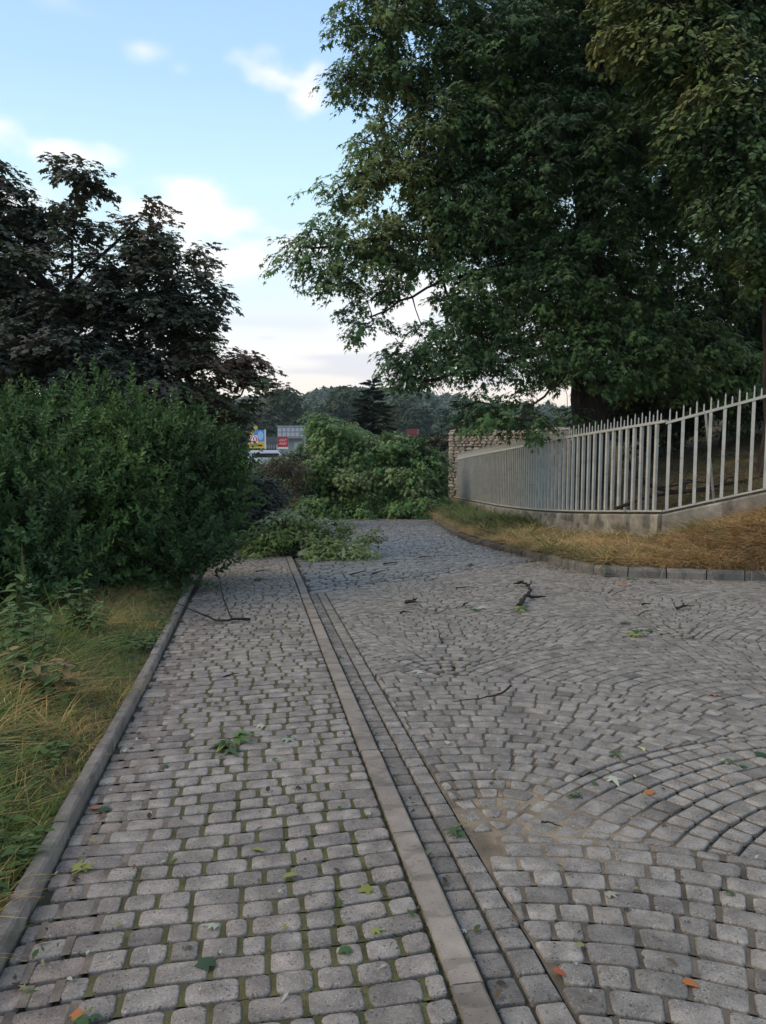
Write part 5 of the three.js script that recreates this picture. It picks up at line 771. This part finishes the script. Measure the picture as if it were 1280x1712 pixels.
// wooded ridge
const ridge = [[-420, 42], [-260, 44], [-190, 43], [-140, 44.5], [-100, 43], [-78, 47], [-60, 46], [-40, 51], [-18, 53], [0, 51], [25, 50], [50, 45], [75, 40], [110, 36], [180, 33], [300, 34], [460, 32]];
const ridgeH = (x) => { let k = 0; while (k < ridge.length - 2 && ridge[k + 1][0] < x) k++; const [a, ha] = ridge[k], [b, hb] = ridge[k + 1]; return lerp(ha, hb, sm(clamp((x - a) / (b - a)))); };
{
  const hillY = (x, d) => -3.9 + (ridgeH(x) - 26) * step(330, 620, d);
  const rows = []; for (let d = 320; d <= 800; d += 24) { const r = []; for (let x = -460; x <= 480; x += 20) r.push(V(x, hillY(x, d) - (d > 640 ? (d - 640) * 0.05 : 0), -d)); rows.push(r); }
  meta(mesh('hills', sheet(rows, 0.05), M({ color: lin(0.035, 0.055, 0.025), roughness: 1 }), scene), 'long wooded ridge beyond the valley', 'hill', undefined, 'structure');
  // tree crowns of the wood: clumps of leaf sprays
  const rnd = rngOf(720), a = new Acc(); for (let k = 0; k < 320; k++) { const u = rnd() * 2 - 0.75, t = rnd() * 6.283, uu = Math.min(1, u), q = Math.sqrt(1 - uu * uu), n = V(q * Math.cos(t), uu, q * Math.sin(t)), r = 0.75 + rnd() * 0.35, v = 0.7 + rnd() * 0.6; a.leaf('heart', V(n.x * r, n.y * r * 0.9 + 0.2, n.z * r), V(rnd() - 0.5, -0.15 - rnd() * 0.5, rnd() - 0.5).addScaledVector(n, 0.25), n, 0.27, [v, v, v]); }
  const geo = a.build(), l = [];
  for (let k = 0; k < 3000; k++) { const d = 330 + 310 * rnd() ** 0.7, x = lerp(-0.62 * d, 0.5 * d, rnd()), s = 6 + rnd() * 4.5, tall = rnd() < 0.05 ? 1.15 : 1; l.push([new THREE.Matrix4().compose(V(x, hillY(x, d) + s * 0.8 * tall, -d), new THREE.Quaternion().setFromAxisAngle(V(0, 1, 0), rnd() * 6.283), V(s, s * (0.75 + rnd() * 0.35) * tall, s)), lin(...mixc([[0.03, 0.06, 0.024], [0.065, 0.105, 0.036]], rnd()))]); }
  const im = new THREE.InstancedMesh(geo, leafMat, l.length); im.name = 'hill_wood'; meta(im, 'dense far off wood covering the ridge', 'wood', undefined, 'stuff'); l.forEach(([m, c], k) => { im.setMatrixAt(k, m); im.setColorAt(k, c); }); scene.add(im);
}
// --- signs and sheds beside the valley road
const paint = (r, g, b, rough = 0.6) => M({ color: lin(r, g, b), roughness: rough });
function canvasTex(w, h, fn) { const c = document.createElement('canvas'); c.width = w; c.height = h; fn(c.getContext('2d'), w, h); const t = new THREE.CanvasTexture(c); t.colorSpace = THREE.SRGBColorSpace; return t; }
const WHITE = paint(0.7, 0.7, 0.7), DGREY = paint(0.08, 0.08, 0.085), MGREY = paint(0.3, 0.31, 0.32);
{
  const D = 150, k = D / 1286, b = v3([-25.12, -1.10, -150.00]), g = thing('billboard', 'yellow and blue advertising billboard with a big red 70', 'billboard', [b.x, b.y - 0.4, b.z]);
  const art = canvasTex(512, 448, (x, w, h) => {
    x.fillStyle = '#d9b23a'; x.fillRect(0, 0, w, h); x.fillStyle = '#5a8fc8'; x.fillRect(w * 0.5, 0, w * 0.5, h * 0.62); x.fillStyle = '#9cc6ee'; x.beginPath(); x.ellipse(w * 0.82, h * 0.3, w * 0.13, h * 0.24, 0, 0, 7); x.fill(); x.fillStyle = '#f3efe6'; x.fillRect(0, h * 0.3, w * 0.68, h * 0.42); x.fillStyle = '#e98b1a'; x.beginPath(); x.ellipse(w * 0.12, h * 0.42, w * 0.1, h * 0.16, 0, 0, 7); x.fill();
    x.fillStyle = '#e02b22'; x.font = 'bold 190px sans-serif'; x.textAlign = 'center'; x.textBaseline = 'middle'; x.strokeStyle = '#ffffff'; x.lineWidth = 14; x.strokeText('70', w * 0.47, h * 0.5); x.fillText('70', w * 0.47, h * 0.5);
    x.fillStyle = '#1d1c1a'; x.fillRect(w * 0.1, h * 0.8, w * 0.8, h * 0.1); x.fillStyle = '#f2c11d'; x.fillRect(w * 0.3, h * 0.83, w * 0.4, h * 0.03);
  });
  const wd = 37 * k, hg = 30 * k; mesh('panel', box(wd, hg, 0.25, 0, 11 * k + hg / 2, 0), [paint(0.6, 0.6, 0.6), paint(0.6, 0.6, 0.6), WHITE, WHITE, M({ map: art, roughness: 0.6 }), WHITE], g);
  for (const s of [-1, 1]) { mesh('frame_side', box(0.22, hg + 0.3, 0.35, s * (wd / 2 + 0.12), 11 * k + hg / 2, 0), WHITE, g); mesh('post', box(0.2, 11 * k, 0.2, s * wd * 0.35, 5.5 * k, 0), MGREY, g); }
  mesh('yellow_topper', box(6 * k, 6 * k, 0.2, wd * 0.1, 11 * k + hg + 4 * k, 0), paint(0.6, 0.42, 0.08), g); mesh('topper_post', box(0.15, 1.4 * k + 0.1, 0.15, wd * 0.1, 11 * k + hg + 0.4 * k, -0.03), MGREY, g);
}
{
  const D = 149, k = D / 1286, b = v3([-24.97, -1.66, -149.00]), g = thing('railing', 'white slatted railing in front of the yellow billboard', 'fence', [b.x, b.y, b.z]);
  for (const y of [0.2, 1.0]) mesh('rail', box(34 * k, 0.1, 0.06, 0, y * 10 * k * 0.8, 0), WHITE, g);
  for (let n = 0; n < 14; n++) mesh('slat', box(0.2, 9 * k, 0.05, -17 * k + (n + 0.5) * 34 * k / 14, 4.5 * k, -0.08), WHITE, g);
}
{
  const D = 175, k = D / 1286, b = v3([-20.90, -1.52, -175.00]), g = thing('warehouse', 'grey warehouse with a gridded glass upper storey behind the signs', 'building', [b.x, b.y - 0.5, b.z]);
  mesh('wall', box(44 * k, 47 * k, 6, 0, 23.5 * k, -3), paint(0.3, 0.31, 0.32), g); mesh('roof', box(46 * k, 1.2 * k, 6.6, 0, 47.7 * k, -3), paint(0.45, 0.45, 0.46), g);
  for (let r = 0; r < 2; r++) for (let c = 0; c < 6; c++) mesh('window', box(5.6 * k, 6.5 * k, 0.12, (-18 + c * 7.2) * k, (34 + r * 8) * k, 0.07), M({ color: lin(0.42, 0.45, 0.48), roughness: 0.2 }), g);
  mesh('canopy', box(44 * k, 0.9 * k, 1.6, 0, 27.5 * k, 0.9), DGREY, g); mesh('shopfront', box(14 * k, 20 * k, 0.15, 13 * k, 11 * k, 0.09), paint(0.5, 0.54, 0.6, 0.3), g);
}
{
  const D = 160, k = D / 1286, b = v3([-20.72, -1.27, -160.00]), g = thing('red_sign', 'red roadside sign with white script beside the warehouse', 'sign', [b.x, b.y - 0.3, b.z]);
  const art = canvasTex(256, 300, (x, w, h) => { x.fillStyle = '#b3222f'; x.fillRect(0, 0, w, h); x.strokeStyle = '#f0d9d6'; x.lineWidth = 9; x.lineCap = 'round'; for (const [y, n] of [[80, 3], [165, 4]]) { x.beginPath(); for (let q = 0; q <= 60; q++) { const t = q / 60, X = 40 + t * 176, Y = y + Math.sin(t * n * 6.283) * 26 + Math.sin(t * 3) * 8; q ? x.lineTo(X, Y) : x.moveTo(X, Y); } x.stroke(); } x.fillStyle = '#e9e3df'; x.fillRect(0, h * 0.86, w, h * 0.14); });
  mesh('panel', box(17 * k, 20 * k, 0.2, 0, 19 * k, 0), [WHITE, WHITE, WHITE, WHITE, M({ map: art, roughness: 0.6 }), WHITE], g); for (const s of [-1, 1]) mesh('post', box(0.18, 10 * k, 0.18, s * 6 * k, 4.5 * k, 0), MGREY, g);
}
{
  const D = 162, k = D / 1286, b = v3([-23.62, -1.30, -162.00]), g = thing('shed', 'dark low shed with a pale gridded front between the signs', 'building', [b.x, b.y - 0.3, b.z]);
  mesh('wall', box(20 * k, 17 * k, 5, 0, 8.5 * k, -2.5), paint(0.4, 0.42, 0.45), g); mesh('roof', box(22 * k, 12 * k, 5.6, 0, 23 * k, -2.6), DGREY, g);
  for (let n = 0; n < 5; n++) mesh('mullion', box(0.2, 16 * k, 0.1, (-8 + n * 4) * k, 8.5 * k, 0.06), DGREY, g); mesh('transom', box(20 * k, 0.2, 0.1, 0, 9 * k, 0.12), DGREY, g);
}
function van(name, label, at, len, h, body, turn, lorry) {
  const b = v3(at), g = thing(name, label, lorry ? 'lorry' : 'van', [b.x, b.y, b.z]); g.rotation.y = turn;
  const sh = new THREE.Shape(); const L = len / 2; if (lorry) { sh.moveTo(-L, 0.5); sh.lineTo(L, 0.5); sh.lineTo(L, h); sh.lineTo(-L, h); } else { sh.moveTo(-L, 0.35); sh.lineTo(L, 0.35); sh.lineTo(L, h * 0.5); sh.lineTo(L - len * 0.14, h * 0.56); sh.lineTo(L - len * 0.28, h); sh.lineTo(-L + 0.1, h); sh.lineTo(-L, h * 0.6); }
  mesh('body', new THREE.ExtrudeGeometry(sh, { depth: 1.9, bevelEnabled: true, bevelSize: 0.06, bevelThickness: 0.06, bevelSegments: 2 }).translate(0, 0, -0.95), body, g);
  for (const s of [-1, 1]) { if (!lorry) mesh('side_window', box(len * 0.62, h * 0.26, 0.04, -len * 0.06, h * 0.74, s * 1.03), paint(0.03, 0.03, 0.035, 0.1), g); for (const q of [-0.32, 0.32]) { const w = mesh('wheel', new THREE.CylinderGeometry(0.34, 0.34, 0.24, 18).rotateX(Math.PI / 2).translate(q * len, 0.34, s * 0.93), paint(0.02, 0.02, 0.02, 0.9), g); mesh('rim', new THREE.CylinderGeometry(0.19, 0.19, 0.26, 14).rotateX(Math.PI / 2).translate(q * len, 0.34, s * 0.935), paint(0.45, 0.45, 0.45, 0.3), w); } }
  mesh('windscreen', box(0.05, h * 0.4, 1.6, L - len * 0.17, h * 0.72, 0, 0), paint(0.03, 0.03, 0.035, 0.1), g);
}
van('parked_van', 'white van with dark windows parked below the billboard', [-13.12, -1.61, -88.00], 4.9, 1.75, paint(0.75, 0.75, 0.75, 0.3), 0.15);
van('parked_van', 'white van seen over the felled crown by the lamp post', [1.12, 0.246, -120.00], 5, 2.2, paint(0.75, 0.75, 0.75, 0.3), 0.1);
van('red_lorry', 'dark red box lorry in the valley behind the felled crown', [5.81, -0.518, -150.00], 5.5, 3.9, paint(0.16, 0.02, 0.025, 0.5), 1.45, true);
{
  const b = v3([2.09, 0.721, -135.00]), g = thing('long_shed', 'long low red roofed shed beyond the white van', 'building', [b.x, -3.9, b.z]); mesh('wall', box(9, 2.4, 6, 0, 1.2, -3), paint(0.22, 0.05, 0.05), g); mesh('roof', new THREE.CylinderGeometry(0.01, 3.4, 1.2, 4).rotateY(Math.PI / 4).scale(1.95, 1, 1.35).translate(0, 3.0, -3), paint(0.2, 0.06, 0.05), g); for (let n = 0; n < 4; n++) mesh('window', box(1.2, 0.9, 0.08, -3.3 + n * 2.2, 1.4, 0.05), paint(0.5, 0.5, 0.52, 0.3), g);
}
function lampPost(label, at, h, arm, baseY) {
  const b = v3(at), g = thing('street_lamp', label, 'street lamp', [b.x, baseY, b.z], 'street lamps in the valley'); mesh('pole', tube([V(0, 0, 0), V(0, h * 0.5, 0), V(0, h, 0)], [0.12, 0.09, 0.07], 8), paint(0.6, 0.6, 0.6), g); mesh('arm', tube([V(0, h - 0.1, 0), V(arm * 0.5, h + 0.12, 0), V(arm, h + 0.15, 0)], [0.05, 0.045, 0.04], 6), paint(0.6, 0.6, 0.6), g); mesh('lamp_head', new THREE.SphereGeometry(0.3, 14, 8).scale(1.3, 0.4, 0.6).translate(arm, h + 0.12, 0), paint(0.7, 0.7, 0.7), g);
}
lampPost('white street lamp rising behind the stacked stone wall', [8.43, 3.33, -70.00], 6.6, -1.3, -3.6);
lampPost('thin street lamp beside the red lorry', [2.60, 3.87, -105.00], 6.2, -1.2, -3.9);
lampPost('short street lamp left of the thin one', [1.55, 3.27, -118.00], 5.2, 1, -3.9);
{
  const b = v3([11.45, 41.82, -620.00]), g = thing('hilltop_building', 'pale flat building on top of the ridge', 'building', [b.x, b.y - 6, b.z]); mesh('wall', box(13, 8, 8, 0, 2, 0), paint(0.6, 0.6, 0.62), g); for (let n = 0; n < 5; n++) mesh('window', box(1.4, 1.8, 0.2, -5 + n * 2.5, 4, 4.1), DGREY, g);
}
scene.fog = new THREE.FogExp2(0xc0ccd6, 0.0002);
renderer.render(scene, camera);
